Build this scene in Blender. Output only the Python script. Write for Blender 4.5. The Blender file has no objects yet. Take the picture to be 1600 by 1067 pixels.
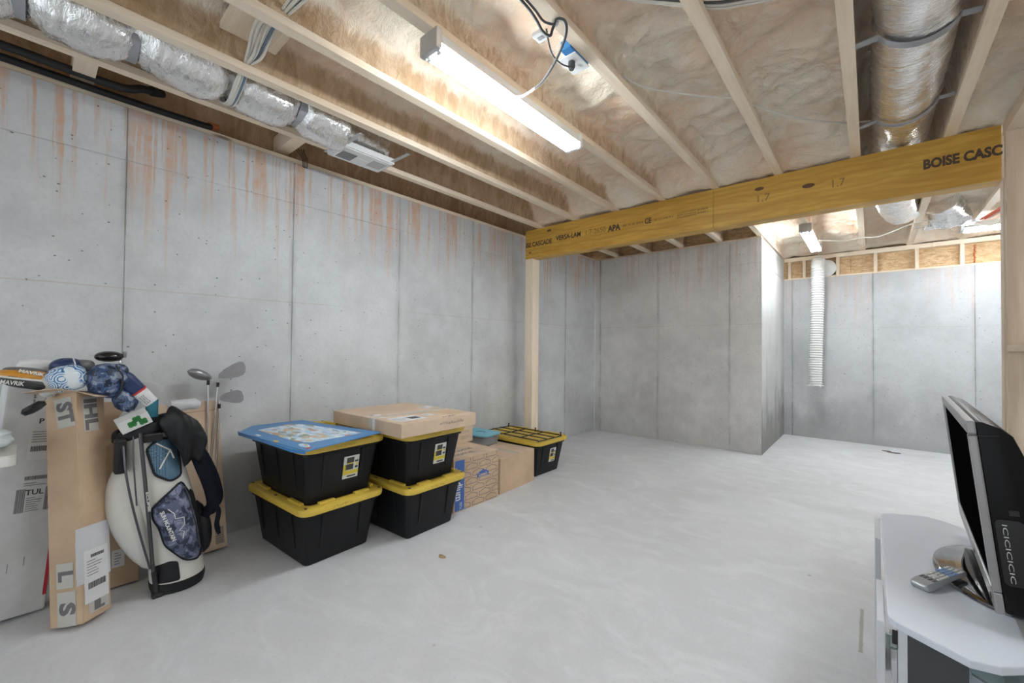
import bpy, bmesh, math, random
from mathutils import Vector, Matrix, noise
import numpy as np
random.seed(7)
SC = bpy.context.scene
COL = SC.collection

# ------------------------------------------------------------------ camera
YAW, PITCH, ROLL, FPX = 0.7108, 0.0157, 0.0100, 650.745
fw = Vector((-math.sin(YAW)*math.cos(PITCH), math.cos(YAW)*math.cos(PITCH), math.sin(PITCH)))
ri = Vector((math.cos(YAW), math.sin(YAW), 0)); up = ri.cross(fw)
ri, up = math.cos(ROLL)*ri+math.sin(ROLL)*up, -math.sin(ROLL)*ri+math.cos(ROLL)*up
cam = bpy.data.objects.new('camera', bpy.data.cameras.new('camera'))
COL.objects.link(cam)
M = Matrix((ri, up, -fw)).transposed().to_4x4(); M.translation = (0, 0, 1.3)
cam.matrix_world = M
cam.data.sensor_width = 36; cam.data.lens = FPX/1600*36; cam.data.clip_start = 0.02
SC.camera = cam
# ------------------------------------------------------------------ world, exposure
w = bpy.data.worlds.new('world'); SC.world = w; w.use_nodes = True
w.node_tree.nodes['Background'].inputs[0].default_value = (0.87, 0.945, 1.0, 1)
w.node_tree.nodes['Background'].inputs[1].default_value = 0.68
SC.view_settings.view_transform = 'Standard'; SC.view_settings.look = 'None'
SC.view_settings.exposure = 1.1; SC.view_settings.gamma = 1
SC.view_settings.use_curve_mapping = False
TUBE_POWER = 31.0

# ------------------------------------------------------------------ node helpers
class NT:
    def __init__(s, name):
        s.m = bpy.data.materials.new(name); s.m.use_nodes = True
        s.t = s.m.node_tree; s.n = s.t.nodes; s.b = s.n['Principled BSDF']
    def new(s, ty, **kw):
        n = s.n.new(ty)
        for k, v in kw.items(): setattr(n, k, v)
        return n
    def put(s, sock, v):
        if hasattr(v, 'is_linked') or isinstance(v, bpy.types.NodeSocket): s.t.links.new(v, sock)
        elif isinstance(v, (tuple, list)) and len(v) == 3 and sock.type == 'RGBA': sock.default_value = (*v, 1)
        else: sock.default_value = v
    def math(s, op, a, b=0.0, c=None, clamp=False):
        n = s.new('ShaderNodeMath', operation=op, use_clamp=clamp); s.put(n.inputs[0], a); s.put(n.inputs[1], b)
        if c is not None: s.put(n.inputs[2], c)
        return n.outputs[0]
    def pos(s, obj=False):
        if obj: return s.new('ShaderNodeTexCoord').outputs['Object']
        return s.new('ShaderNodeNewGeometry').outputs['Position']
    def sep(s, v):
        n = s.new('ShaderNodeSeparateXYZ'); s.put(n.inputs[0], v); return n.outputs
    def comb(s, x, y, z):
        n = s.new('ShaderNodeCombineXYZ')
        for i, v in enumerate((x, y, z)): s.put(n.inputs[i], v)
        return n.outputs[0]
    def scale(s, v, sc, off=(0, 0, 0)):
        n = s.new('ShaderNodeMapping'); s.put(n.inputs[0], v); n.inputs['Scale'].default_value = sc; n.inputs['Location'].default_value = off
        return n.outputs[0]
    def noise(s, v, sc=1.0, det=4.0, rough=.55, dist=0.0):
        n = s.new('ShaderNodeTexNoise'); s.put(n.inputs['Vector'], v); n.inputs['Scale'].default_value = sc
        n.inputs['Detail'].default_value = det; n.inputs['Roughness'].default_value = rough; n.inputs['Distortion'].default_value = dist
        return n.outputs[0]
    def vor(s, v, sc=1.0, feat='F1'):
        n = s.new('ShaderNodeTexVoronoi', feature=feat); s.put(n.inputs['Vector'], v); n.inputs['Scale'].default_value = sc
        return n.outputs
    def rng(s, v, a, b, c=0.0, d=1.0):
        n = s.new('ShaderNodeMapRange', interpolation_type='SMOOTHSTEP'); s.put(n.inputs[0], v)
        for i, k in enumerate((a, b, c, d)): s.put(n.inputs[i+1], k)
        return n.outputs[0]
    def mix(s, f, a, b, mode='MIX'):
        n = s.new('ShaderNodeMix', data_type='RGBA', blend_type=mode); s.put(n.inputs[0], f); s.put(n.inputs[6], a); s.put(n.inputs[7], b)
        return n.outputs[2]
    def bump(s, h, strength=.3, dist=.01):
        n = s.new('ShaderNodeBump'); s.put(n.inputs['Height'], h); n.inputs['Strength'].default_value = strength; n.inputs['Distance'].default_value = dist
        s.t.links.new(n.outputs[0], s.b.inputs['Normal'])
    def fin(s, col, rough=.6, metal=0.0, **kw):
        s.put(s.b.inputs['Base Color'], col); s.put(s.b.inputs['Roughness'], rough); s.put(s.b.inputs['Metallic'], metal)
        for k, v in kw.items(): s.put(s.b.inputs[k.replace('_', ' ')], v)
        return s.m

MC = {}
def plain(name, col, rough=.5, metal=0.0, var=.06, sc=30.0, bump=0.0, **kw):
    if name in MC: return MC[name]
    t = NT(name); p = t.pos(True); n = t.noise(p, sc, 3)
    c2 = tuple(c*(1-var*2) for c in col); c1 = tuple(min(1, c*(1+var)) for c in col)
    if bump: t.bump(n, bump, .004)
    MC[name] = t.fin(t.mix(n, c2, c1), rough, metal, **kw); return MC[name]

def concrete_wall(name, ax, top, stain=1.0, damp=0.0, seed=0.0, tone=(.50, .50, .49), joints=()):
    t = NT(name); p = t.pos(); x, y, z = t.sep(p); u = y if ax == 'y' else x
    uu = t.math('ADD', u, seed)
    big = t.noise(t.comb(uu, z, seed), 1.1, 5, .6); fine = t.noise(p, 40, 4, .65); mid = t.noise(p, 6.5, 5, .6)
    c = t.mix(t.rng(big, .3, .72), tuple(k*.86 for k in tone), tuple(k*1.12 for k in tone))
    c = t.mix(t.math('MULTIPLY', t.rng(mid, .35, .75), .35), c, tuple(k*1.22 for k in tone))
    c = t.mix(t.math('MULTIPLY', t.rng(fine, .45, .7), .22), c, tuple(k*.7 for k in tone))
    # damp, dark patches rising from the slab with a ragged edge
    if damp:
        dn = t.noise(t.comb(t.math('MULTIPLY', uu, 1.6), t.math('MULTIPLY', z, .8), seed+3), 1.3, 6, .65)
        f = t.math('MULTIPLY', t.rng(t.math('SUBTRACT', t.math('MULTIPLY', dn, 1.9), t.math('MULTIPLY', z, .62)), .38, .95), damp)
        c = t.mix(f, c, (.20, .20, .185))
    # orange runs from the top of the wall
    if stain:
        d = t.math('SUBTRACT', top, z)
        wob = t.math('ADD', uu, t.math('MULTIPLY', t.noise(p, 9, 2), .018))
        n1 = t.noise(t.comb(t.math('MULTIPLY', wob, 22), t.math('MULTIPLY', z, .55), seed), 1, 4, .65)
        ln = t.noise(t.comb(t.math('MULTIPLY', uu, 3.1), seed+9, 0), 1, 3, .7)
        ln2 = t.noise(t.comb(t.math('MULTIPLY', uu, 21), seed+5, 0), 1, 1, .5)
        L = t.math('ADD', t.math('MULTIPLY', t.rng(ln, .34, .66), 1.0), t.math('MULTIPLY', t.rng(ln2, .5, .75), .6))
        L = t.math('ADD', L, .16)
        fade = t.rng(t.math('DIVIDE', d, L), 1.0, .25)
        patch = t.rng(t.noise(t.comb(t.math('MULTIPLY', uu, 1.7), seed+2, 0), 1, 2), .30, .5)
        brk = t.rng(t.noise(p, 13, 5, .7), .30, .60, .4, 1.0)
        f = t.math('MULTIPLY', t.math('MULTIPLY', t.math('MULTIPLY', t.rng(n1, .47, .59), brk), fade), t.math('MULTIPLY', patch, .95*stain))
        c = t.mix(f, c, (.60, .375, .255))
        # faint rusty level line
        zz = t.math('ABSOLUTE', t.math('SUBTRACT', z, t.math('ADD', 1.628, t.math('MULTIPLY', t.noise(p, 3, 1), .012))))
        f = t.math('MULTIPLY', t.rng(zz, .006, .002), t.rng(t.noise(p, 1.7, 3), .35, .55))
        c = t.mix(t.math('MULTIPLY', f, .30), c, (.40, .28, .20))
    for j in joints:
        dj = t.math('ABSOLUTE', t.math('SUBTRACT', u, j)); nj = t.noise(t.comb(j, t.math('MULTIPLY', z, 2.2), t.math('MULTIPLY', u, 9)), 1.0, 4, .65)
        f = t.math('ADD', t.math('MULTIPLY', t.rng(dj, .045, .0), t.rng(nj, .35, .7, .03, .34)), t.math('MULTIPLY', t.rng(dj, .009, .003), t.rng(nj, .35, .65, .0, .22)))
        c = t.mix(f, c, (.22, .22, .205))
    # bug holes
    v = t.vor(t.comb(t.math('ADD', uu, t.math('MULTIPLY', fine, .02)), t.math('MULTIPLY', z, 1.3), seed), 19)
    r = t.sep(v['Color'])[0]
    hole = t.math('MULTIPLY', t.rng(v['Distance'], .13, .06), t.math('GREATER_THAN', t.math('ADD', r, t.math('MULTIPLY', t.noise(p, .9, 2), .55)), .92))
    c = t.mix(t.math('MULTIPLY', hole, .85), c, (.10, .095, .085))
    t.bump(t.math('SUBTRACT', t.math('MULTIPLY', fine, .35), hole), .45, .006)
    return t.fin(c, .82)

def floor_mat():
    t = NT('floor_concrete'); p = t.pos()
    big = t.noise(p, .55, 5, .6, .8); mid = t.noise(t.scale(p, (1, 1.6, 1)), 2.1, 6, .65, 1.8); fine = t.noise(p, 55, 4, .7)
    c = t.mix(t.rng(big, .3, .7), (.59, .597, .61), (.68, .692, .715))
    c = t.mix(t.math('MULTIPLY', t.rng(mid, .42, .72), .55), c, (.77, .785, .81))
    arc = t.noise(t.scale(p, (1, .25, 1)), 7, 4, .7, 3.5)
    c = t.mix(t.math('MULTIPLY', t.rng(arc, .55, .8), .25), c, (.80, .81, .825))
    c = t.mix(t.math('MULTIPLY', t.rng(fine, .5, .75), .2), c, (.36, .35, .34))
    v = t.vor(p, 5); r = t.sep(v['Color'])[1]
    sp = t.math('MULTIPLY', t.rng(v['Distance'], .07, .03), t.math('GREATER_THAN', r, .82))
    c = t.mix(t.math('MULTIPLY', sp, .5), c, (.24, .18, .14))
    X, Y, Z = t.sep(p); wv = t.math('ADD', X, t.math('MULTIPLY', fine, .012))
    ln = t.math('MULTIPLY', t.rng(t.math('ABSOLUTE', t.math('ADD', wv, .030)), .010, .004), t.math('MULTIPLY', t.math('GREATER_THAN', Y, 2.37), t.math('LESS_THAN', Y, 2.77)))
    c = t.mix(t.math('MULTIPLY', ln, .7), c, (.30, .28, .23))
    t.bump(t.math('ADD', mid, t.math('MULTIPLY', fine, .3)), .12, .006)
    return t.fin(c, t.rng(mid, .2, .8, .62, .45))

def wood(name, axis, base=(.89, .77, .615), dark=(.68, .50, .33), k=1.0):
    key = name+axis
    if key in MC: return MC[key]
    t = NT(key); p = t.pos(False); inf = t.new('ShaderNodeObjectInfo').outputs['Random']
    sc = {'x': (.9, 14, 14), 'y': (14, .9, 14), 'z': (14, 14, .9)}[axis]
    off = t.math('MULTIPLY', inf, 37.0)
    v = t.new('ShaderNodeVectorMath', operation='ADD'); t.put(v.inputs[0], t.scale(p, sc)); t.put(v.inputs[1], t.comb(off, off, off)); v = v.outputs[0]
    g = t.noise(v, 1.5*k, 4, .55, .6); f = t.noise(v, 9, 3, .6)
    c = t.mix(t.rng(g, .38, .68), base, tuple(a*.55+b*.45 for a, b in zip(base, dark)))
    c = t.mix(t.math('MULTIPLY', t.rng(f, .45, .75), .3), c, dark)
    kn = t.vor(t.scale(p, {'x': (1.2, 6, 6), 'y': (6, 1.2, 6), 'z': (6, 6, 1.2)}[axis]), 1.0)
    k2 = t.math('MULTIPLY', t.rng(kn['Distance'], .10, .04), t.math('GREATER_THAN', t.sep(kn['Color'])[0], .55))
    c = t.mix(t.math('MULTIPLY', k2, .8), c, (.17, .085, .04))
    c = t.mix(t.math('MULTIPLY', inf, .22), c, (.86, .70, .53))
    t.bump(f, .12, .003)
    MC[key] = t.fin(c, .62); return MC[key]

def lvl_mat():
    t = NT('laminated_beam'); p = t.pos()
    v = t.scale(p, (1.1, 6, 7.5)); g = t.noise(v, 1.2, 5, .6, 1.6); rings = t.new('ShaderNodeTexWave', wave_type='BANDS', bands_direction='Z')
    t.put(rings.inputs[0], t.scale(p, (.35, 1, 1))); rings.inputs['Scale'].default_value = 7; rings.inputs['Distortion'].default_value = 9; rings.inputs['Detail'].default_value = 3; rings.inputs['Detail Scale'].default_value = .9
    c = t.mix(t.rng(g, .3, .7), (.50, .275, .04), (.64, .385, .07))
    c = t.mix(t.math('MULTIPLY', t.rng(rings.outputs[1], .5, .95), .28), c, (.38, .20, .025))
    t.bump(g, .06, .003)
    return t.fin(c, .42)

def foam_mat():
    t = NT('spray_foam'); p = t.pos(); a = t.new('ShaderNodeAttribute', attribute_name='side').outputs['Fac']
    n1 = t.noise(p, 1.3, 4, .6); n2 = t.noise(t.scale(p, (1, 1.7, 1)), 9, 6, .68, 1.2); n3 = t.noise(p, 30, 5, .65)
    c = t.mix(t.rng(n1, .34, .66), (.90, .67, .495), (.95, .88, .74))
    c = t.mix(t.math('MULTIPLY', t.rng(n2, .45, .7), .5), c, (.97, .935, .83))
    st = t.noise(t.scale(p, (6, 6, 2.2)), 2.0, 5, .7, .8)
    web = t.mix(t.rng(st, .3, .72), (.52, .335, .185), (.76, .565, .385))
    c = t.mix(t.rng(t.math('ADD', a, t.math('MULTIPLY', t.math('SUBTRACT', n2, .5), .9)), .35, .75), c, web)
    t.bump(t.math('ADD', n2, t.math('MULTIPLY', n3, .45)), .75, .035)
    return t.fin(c, .75)

def osb_mat():
    t = NT('strand_board'); p = t.pos()
    v = t.vor(t.scale(p, (9, 9, 26)), 2.2); v2 = t.noise(t.scale(p, (1, 1, 2)), 22, 4, .7, 2.0)
    c = t.mix(t.sep(v['Color'])[0], (.56, .36, .18), (.80, .60, .37)); c = t.mix(t.math('MULTIPLY', t.rng(v2, .45, .7), .6), c, (.44, .26, .12))
    t.bump(v2, .2, .004); return t.fin(c, .7)

def foil_mat(name='foil', k=1.0, along=9.0):
    t = NT(name); p = t.pos(True)
    a = t.noise(t.scale(p, (5, along, 5)), 1.2, 5, .62, 1.0); b = t.noise(t.scale(p, (12, along*4, 12)), 1.4, 4, .6, .8)
    t.bump(t.math('ADD', a, t.math('MULTIPLY', b, .35)), .55*k, .03)
    return t.fin((.90, .895, .89), t.rng(b, .3, .7, .17, .30), .95)

def camo(name, cols, sc=16.0, rough=.6):
    t = NT(name); p = t.pos(True); a = t.noise(p, sc, 2, .5, .6); b = t.noise(t.scale(p, (1, 1, 1), (5, 3, 1)), sc*1.3, 2, .5, .6)
    c = t.mix(t.math('GREATER_THAN', a, .52), cols[0], cols[1]); c = t.mix(t.math('GREATER_THAN', b, .56), c, cols[2]); c = t.mix(t.math('LESS_THAN', b, .40), c, cols[3])
    return t.fin(c, rough)
def mesh_net():
    t = NT('blue_mesh'); p = t.pos(True); x, y, z = t.sep(p)
    a = t.math('SINE', t.math('MULTIPLY', t.math('ADD', y, z), 520)); b = t.math('SINE', t.math('MULTIPLY', t.math('SUBTRACT', y, z), 520))
    f = t.rng(t.math('MULTIPLY', a, b), .0, .35); return t.fin(t.mix(f, (.015, .02, .03), (.20, .42, .62)), .5)
def wave_print():
    t = NT('wave_print'); p = t.pos(True); v = t.vor(p, 24)
    r = t.math('SINE', t.math('MULTIPLY', v['Distance'], 34)); msk = t.rng(t.noise(p, 7, 2), .40, .46)
    return t.fin(t.mix(t.math('MULTIPLY', t.rng(r, -.1, .35), msk), (.70, .76, .80), (.05, .20, .46)), .55)
def picture_print():
    t = NT('toy_picture'); p = t.pos(True); v = t.vor(t.scale(p, (.6, 1.5, 0)), 22); n = t.noise(t.scale(p, (1, 2.5, 0)), 8, 4, .7)
    r, g, b = t.sep(v['Color'])
    c = t.mix(t.rng(n, .4, .6), (.40, .62, .82), (.80, .86, .90)); c = t.mix(t.math('GREATER_THAN', r, .86), c, (.55, .27, .18))
    c = t.mix(t.math('GREATER_THAN', g, .84), c, (.28, .34, .26)); c = t.mix(t.math('GREATER_THAN', b, .88), c, (.62, .50, .36)); return t.fin(c, .35)
def emit(name, col, strength):
    t = NT(name); t.put(t.b.inputs['Emission Color'], col); t.b.inputs['Emission Strength'].default_value = strength
    return t.fin(col, .4)
def glass_mat():
    t = NT('shelf_glass'); return t.fin((.80, .92, .90), .03, 0, Transmission_Weight=.9, IOR=1.45)

# ------------------------------------------------------------------ mesh helpers
class MB:
    def __init__(s): s.v = []; s.f = []
    def add(s, vs, fs, mx=None):
        o = len(s.v)
        s.v += [tuple(mx @ Vector(v)) if mx is not None else tuple(v) for v in vs]; s.f += [tuple(i+o for i in f) for f in fs]; return s
    def box(s, x0, x1, y0, y1, z0, z1, mx=None):
        return s.add([(x0, y0, z0), (x1, y0, z0), (x1, y1, z0), (x0, y1, z0), (x0, y0, z1), (x1, y0, z1), (x1, y1, z1), (x0, y1, z1)],
                     [(0, 3, 2, 1), (4, 5, 6, 7), (0, 1, 5, 4), (1, 2, 6, 5), (2, 3, 7, 6), (3, 0, 4, 7)], mx)
    def rings(s, rings, cap=True, closed=False, mx=None):
        n = len(rings[0]); vs = [v for r in rings for v in r]; fs = []; m = len(rings)
        for i in range(m if closed else m-1):
            a, b = i*n, ((i+1) % m)*n
            for j in range(n): k = (j+1) % n; fs.append((a+j, a+k, b+k, b+j))
        if cap and not closed: fs.append(tuple(range(n))[::-1]); fs.append(tuple((m-1)*n+j for j in range(n)))
        return s.add(vs, fs, mx)
    def tube(s, pts, r, n=8, cap=True):
        pts = [Vector(p) for p in pts]; R = []; prev = None
        for i, p in enumerate(pts):
            d = (pts[min(i+1, len(pts)-1)]-pts[max(i-1, 0)]).normalized()
            if prev is None: a = d.orthogonal().normalized()
            else: a = (prev-d*prev.dot(d)).normalized()
            prev = a; b = d.cross(a); rr = r[i] if isinstance(r, (list, tuple)) else r
            R.append([p+(a*math.cos(2*math.pi*j/n)+b*math.sin(2*math.pi*j/n))*rr for j in range(n)])
        return s.rings(R, cap)
    def prism(s, poly, z0, z1, mx=None):
        return s.rings([[(x, y, z0) for x, y in poly], [(x, y, z1) for x, y in poly]], True, False, mx)
    def build(s, name, mat, parent=None, smooth=False, bevel=0.0, seg=2, off=None, angle=None):
        me = bpy.data.meshes.new(name)
        vs = s.v if off is None else [tuple(Vector(v)-Vector(off)) for v in s.v]
        me.from_pydata(vs, [], s.f)
        bm = bmesh.new(); bm.from_mesh(me)
        bmesh.ops.recalc_face_normals(bm, faces=bm.faces)
        if bevel:
            bmesh.ops.bevel(bm, geom=[e for e in bm.edges if len(e.link_faces) == 2 and e.calc_face_angle() > .5], offset=bevel, segments=seg, affect='EDGES', profile=.6, clamp_overlap=True)
        if smooth:
            for f in bm.faces: f.smooth = True
            lim = angle or .7
            for e in bm.edges:
                if len(e.link_faces) == 2 and e.calc_face_angle() > lim: e.smooth = False
        bm.to_mesh(me); bm.free()
        o = bpy.data.objects.new(name, me); COL.objects.link(o)
        if mat: me.materials.append(mat)
        if parent is not None: o.parent = parent
        return o
def tag(o, label, cat, group=None):
    o['label'] = label; o['category'] = cat
    if group: o['group'] = group
    return o
def thing(name, label, cat, loc=(0, 0, 0), rz=0.0, group=None):
    o = bpy.data.objects.new(name, None); COL.objects.link(o); o.location = loc; o.rotation_euler = (0, 0, rz); o.empty_display_size = .1
    return tag(o, label, cat, group)
def struct(o): o['kind'] = 'structure'; return o
def sroot(name):
    o = bpy.data.objects.new(name, None); COL.objects.link(o); return struct(o)
def frame(o, right, upv):
    r = Vector(right).normalized(); u = Vector(upv); u = (u-r*u.dot(r)).normalized(); n = r.cross(u)
    m = Matrix((r, u, n)).transposed().to_4x4(); m.translation = o; return m
def text(name, s, size, mat, parent, mx, bold=0.0, depth=.0004, width=None, align='LEFT', shear=0.0, space=1.0):
    cu = bpy.data.curves.new(name, 'FONT'); cu.body = s; cu.size = size; cu.extrude = depth; cu.offset = bold; cu.align_x = align; cu.align_y = 'CENTER'; cu.shear = shear; cu.resolution_u = 3; cu.space_character = space
    t = bpy.data.objects.new(name+'_c', cu); COL.objects.link(t)
    dg = bpy.context.evaluated_depsgraph_get(); me = bpy.data.meshes.new_from_object(t.evaluated_get(dg))
    bpy.data.objects.remove(t); bpy.data.curves.remove(cu)
    xs = [v.co.x for v in me.vertices]; k = 1.0
    if width and xs: k = width/(max(xs)-min(xs))
    me.transform(mx @ Matrix.Diagonal((k, 1, 1, 1)))
    me.materials.clear(); me.materials.append(mat)
    o = bpy.data.objects.new(name, me); COL.objects.link(o); o.parent = parent; return o
def curve_pts(ps, n=8):
    ps = [Vector(p) for p in ps]; out = []
    for i in range(len(ps)-1):
        a, b, c, d = ps[max(i-1, 0)], ps[i], ps[i+1], ps[min(i+2, len(ps)-1)]
        for k in range(n):
            t = k/n; out.append(.5*((2*b)+(-a+c)*t+(2*a-5*b+4*c-d)*t*t+(-a+3*b-3*c+d)*t**3))
    return out+[ps[-1]]
def scrawl(name, mat, parent, mx, w, h, seed=1, r=.0007):
    rnd = random.Random(seed); m = MB(); x = 0
    while x < w:
        n = rnd.randint(3, 6); d = h*rnd.uniform(.5, .9); pts = [(x+d*k/n, h*rnd.uniform(-.5, .5), 0) for k in range(n+1)]
        m.tube([mx @ Vector(p) for p in curve_pts(pts, 4)], r, 5); x += d*1.35
    return m.build(name, mat, parent, True)
def stamp(name, mat, parent, mx, w, h, rows=1, seed=1, th=.0005):
    rnd = random.Random(seed); m = MB()
    for k in range(rows):
        x = 0; y = h*(.5-(k+.5)/rows); q = h/rows*.62
        while x < w:
            a = q*rnd.uniform(.4, .7); m.box(x, min(w, x+a), y-q/2*rnd.uniform(.5, 1), y+q/2*rnd.uniform(.5, 1), 0, th, mx); x += a+q*rnd.choice((.25, .25, .25, .8))
    return m.build(name, mat, parent)
def superell(cx, cy, rx, ry, z, n=28, p=2.0):
    o = []
    for j in range(n):
        a = 2*math.pi*j/n; c, s_ = math.cos(a), math.sin(a)
        o.append((cx+rx*math.copysign(abs(c)**(2/p), c), cy+ry*math.copysign(abs(s_)**(2/p), s_), z))
    return o
def rrect(hx, hy, r, z, n=5, cx=0, cy=0):
    o = []
    for qx, qy, a0 in ((1, 1, 0), (-1, 1, 90), (-1, -1, 180), (1, -1, 270)):
        for k in range(n+1):
            a = math.radians(a0+90*k/n); o.append((cx+qx*(hx-r)+r*math.cos(a), cy+qy*(hy-r)+r*math.sin(a), z))
    return o

# ================================================================== SETTING
XL, YB, YW, XC, YF = -3.373, 3.981, 5.966, -1.027, 7.713
HW, HF, ZJ = 2.717, 2.40, 2.742
fl = MB().box(-3.7, 3.0, -3.0, 8.0, -.12, 0).build('floor', floor_mat()); struct(fl)
# small control cut in the slab by the stand
pinew = {a: wood('pine', a) for a in 'xyz'}

def panel_wall(name, mat, ax, face, thick, us, zs, depth=.005):
    """poured wall: a slab behind, form panels in front with narrow joints"""
    sg = 1 if thick > 0 else -1
    b = MB(); u0, u1, z1 = us[0], us[-1], zs[-1]; back = face+thick; pf = face+sg*depth
    if ax == 'y': b.box(min(pf, back), max(pf, back), u0, u1, 0, z1)
    else: b.box(u0, u1, min(pf, back), max(pf, back), 0, z1)
    root = struct(b.build(name, mat))
    for i in range(len(us)-1):
        for k in range(len(zs)-1):
            g = .0022; j = random.uniform(-.0012, .0012); m = MB()
            a0, a1 = us[i]+(g if i else 0), us[i+1]-(g if i < len(us)-2 else 0)
            c0, c1 = zs[k]+(g if k else 0), zs[k+1]-(g if k < len(zs)-2 else 0)
            q0, q1 = sorted((face+j, pf+sg*.001))
            if ax == 'y': m.box(q0, q1, a0, a1, c0, c1)
            else: m.box(a0, a1, q0, q1, c0, c1)
            m.build('panel', mat, root, bevel=.0012, seg=1)
    return root
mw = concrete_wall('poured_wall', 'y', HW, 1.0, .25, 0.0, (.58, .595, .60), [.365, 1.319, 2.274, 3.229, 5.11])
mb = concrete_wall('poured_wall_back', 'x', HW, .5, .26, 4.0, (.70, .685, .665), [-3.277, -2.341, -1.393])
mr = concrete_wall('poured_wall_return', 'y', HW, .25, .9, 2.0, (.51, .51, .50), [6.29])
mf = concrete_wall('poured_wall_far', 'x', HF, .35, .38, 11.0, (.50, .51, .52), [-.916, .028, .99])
wl = panel_wall('wall_left', mw, 'y', XL, -.22, [-2.6, -1.545, -.59, .365, 1.319, 2.274, 3.229, 4.184, 5.11, YW], [0, 2.40, HW])
wb = panel_wall('wall_back', mb, 'x', YW, .22, [XL, -3.277, -2.341, -1.393, XC-.004], [0, 2.405, HW])
wr = panel_wall('wall_return', mr, 'y', XC, -.22, [YW+.221, 6.29, 7.0, YF], [0, 2.405, HW])
b = MB().box(XC-.0038, XC, YW+.0005, YW+.2205, 0, HW).build('corner', mr, wr, bevel=.0015)
wf = panel_wall('wall_far', mf, 'x', YF, .22, [XC-.22, -.916, .028, .99, 1.95, 2.6], [0, HF])
# right-hand concrete wall beyond the stud wall
struct(MB().box(2.6, 2.8, -2.6, YF+.22, 0, 3.098).build('wall_right', mr))
# sill plates
MB().box(XL-.16, XL-.012, -2.6, YW+.1, HW, HW+.036).build('sill_plate', pinew['y'], wl, bevel=.002)
MB().box(XL, XC-.01, YW+.012, YW+.15, HW, HW+.024).build('sill_plate', pinew['x'], wb, bevel=.002)
osb = osb_mat()
MB().box(XL-.2, XL-.17, -2.6, YW+.2, HW+.036, 3.1).build('rim_board', osb, wl)
MB().box(XL-.17, XC-.02, YW+.16, YW+.19, HW+.026, 3.1).build('rim_board', osb, wb)
# stub framing on top of the far wall
MB().box(XC-.2, 2.6, YF+.01, YF+.15, HF, HF+.022).build('sill_plate', pinew['x'], wf, bevel=.002)
MB().box(XC+.005, .62, YF+.005, YF+.145, 2.682, ZJ-.001).build('top_plate', pinew['x'], wf, bevel=.002)
MB().box(.622, 2.6, YF+.003, YF+.143, 2.684, ZJ-.001).build('top_plate', pinew['x'], wf, bevel=.002)
for x in (-.955, -.766, -.362, .056, .474, .889, 1.37, 1.85, 2.33):
    MB().box(x-.019, x+.019, YF+.012, YF+.10, HF+.022, 2.682).build('stud', pinew['z'], wf, bevel=.002)
for x0, x1 in ((XC-.1, -.217), (-.213, 1.002), (1.006, 2.6)):
    MB().box(x0, x1, YF+.102, YF+.114, HF+.02, 2.70).build('sheathing', osb, wf)
MB().box(XC-.25, 2.6, YF+.155, YF+.18, HF+.02, 3.098).build('rim_board', osb, wf)
mo = plain('orange_foam', (.62, .20, .06), .6, 0, .2, 40, .4)
sm = MB()
for i in range(9): sm.rings([superell(1.004+random.uniform(-.006, .006), YF+.100, r, .012, 2.44+.026*i+dz, 8) for r, dz in ((.004, 0), (random.uniform(.008, .016), .012), (.004, .025))])
sm.build('foam_bead', mo, wf, True)

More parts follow.
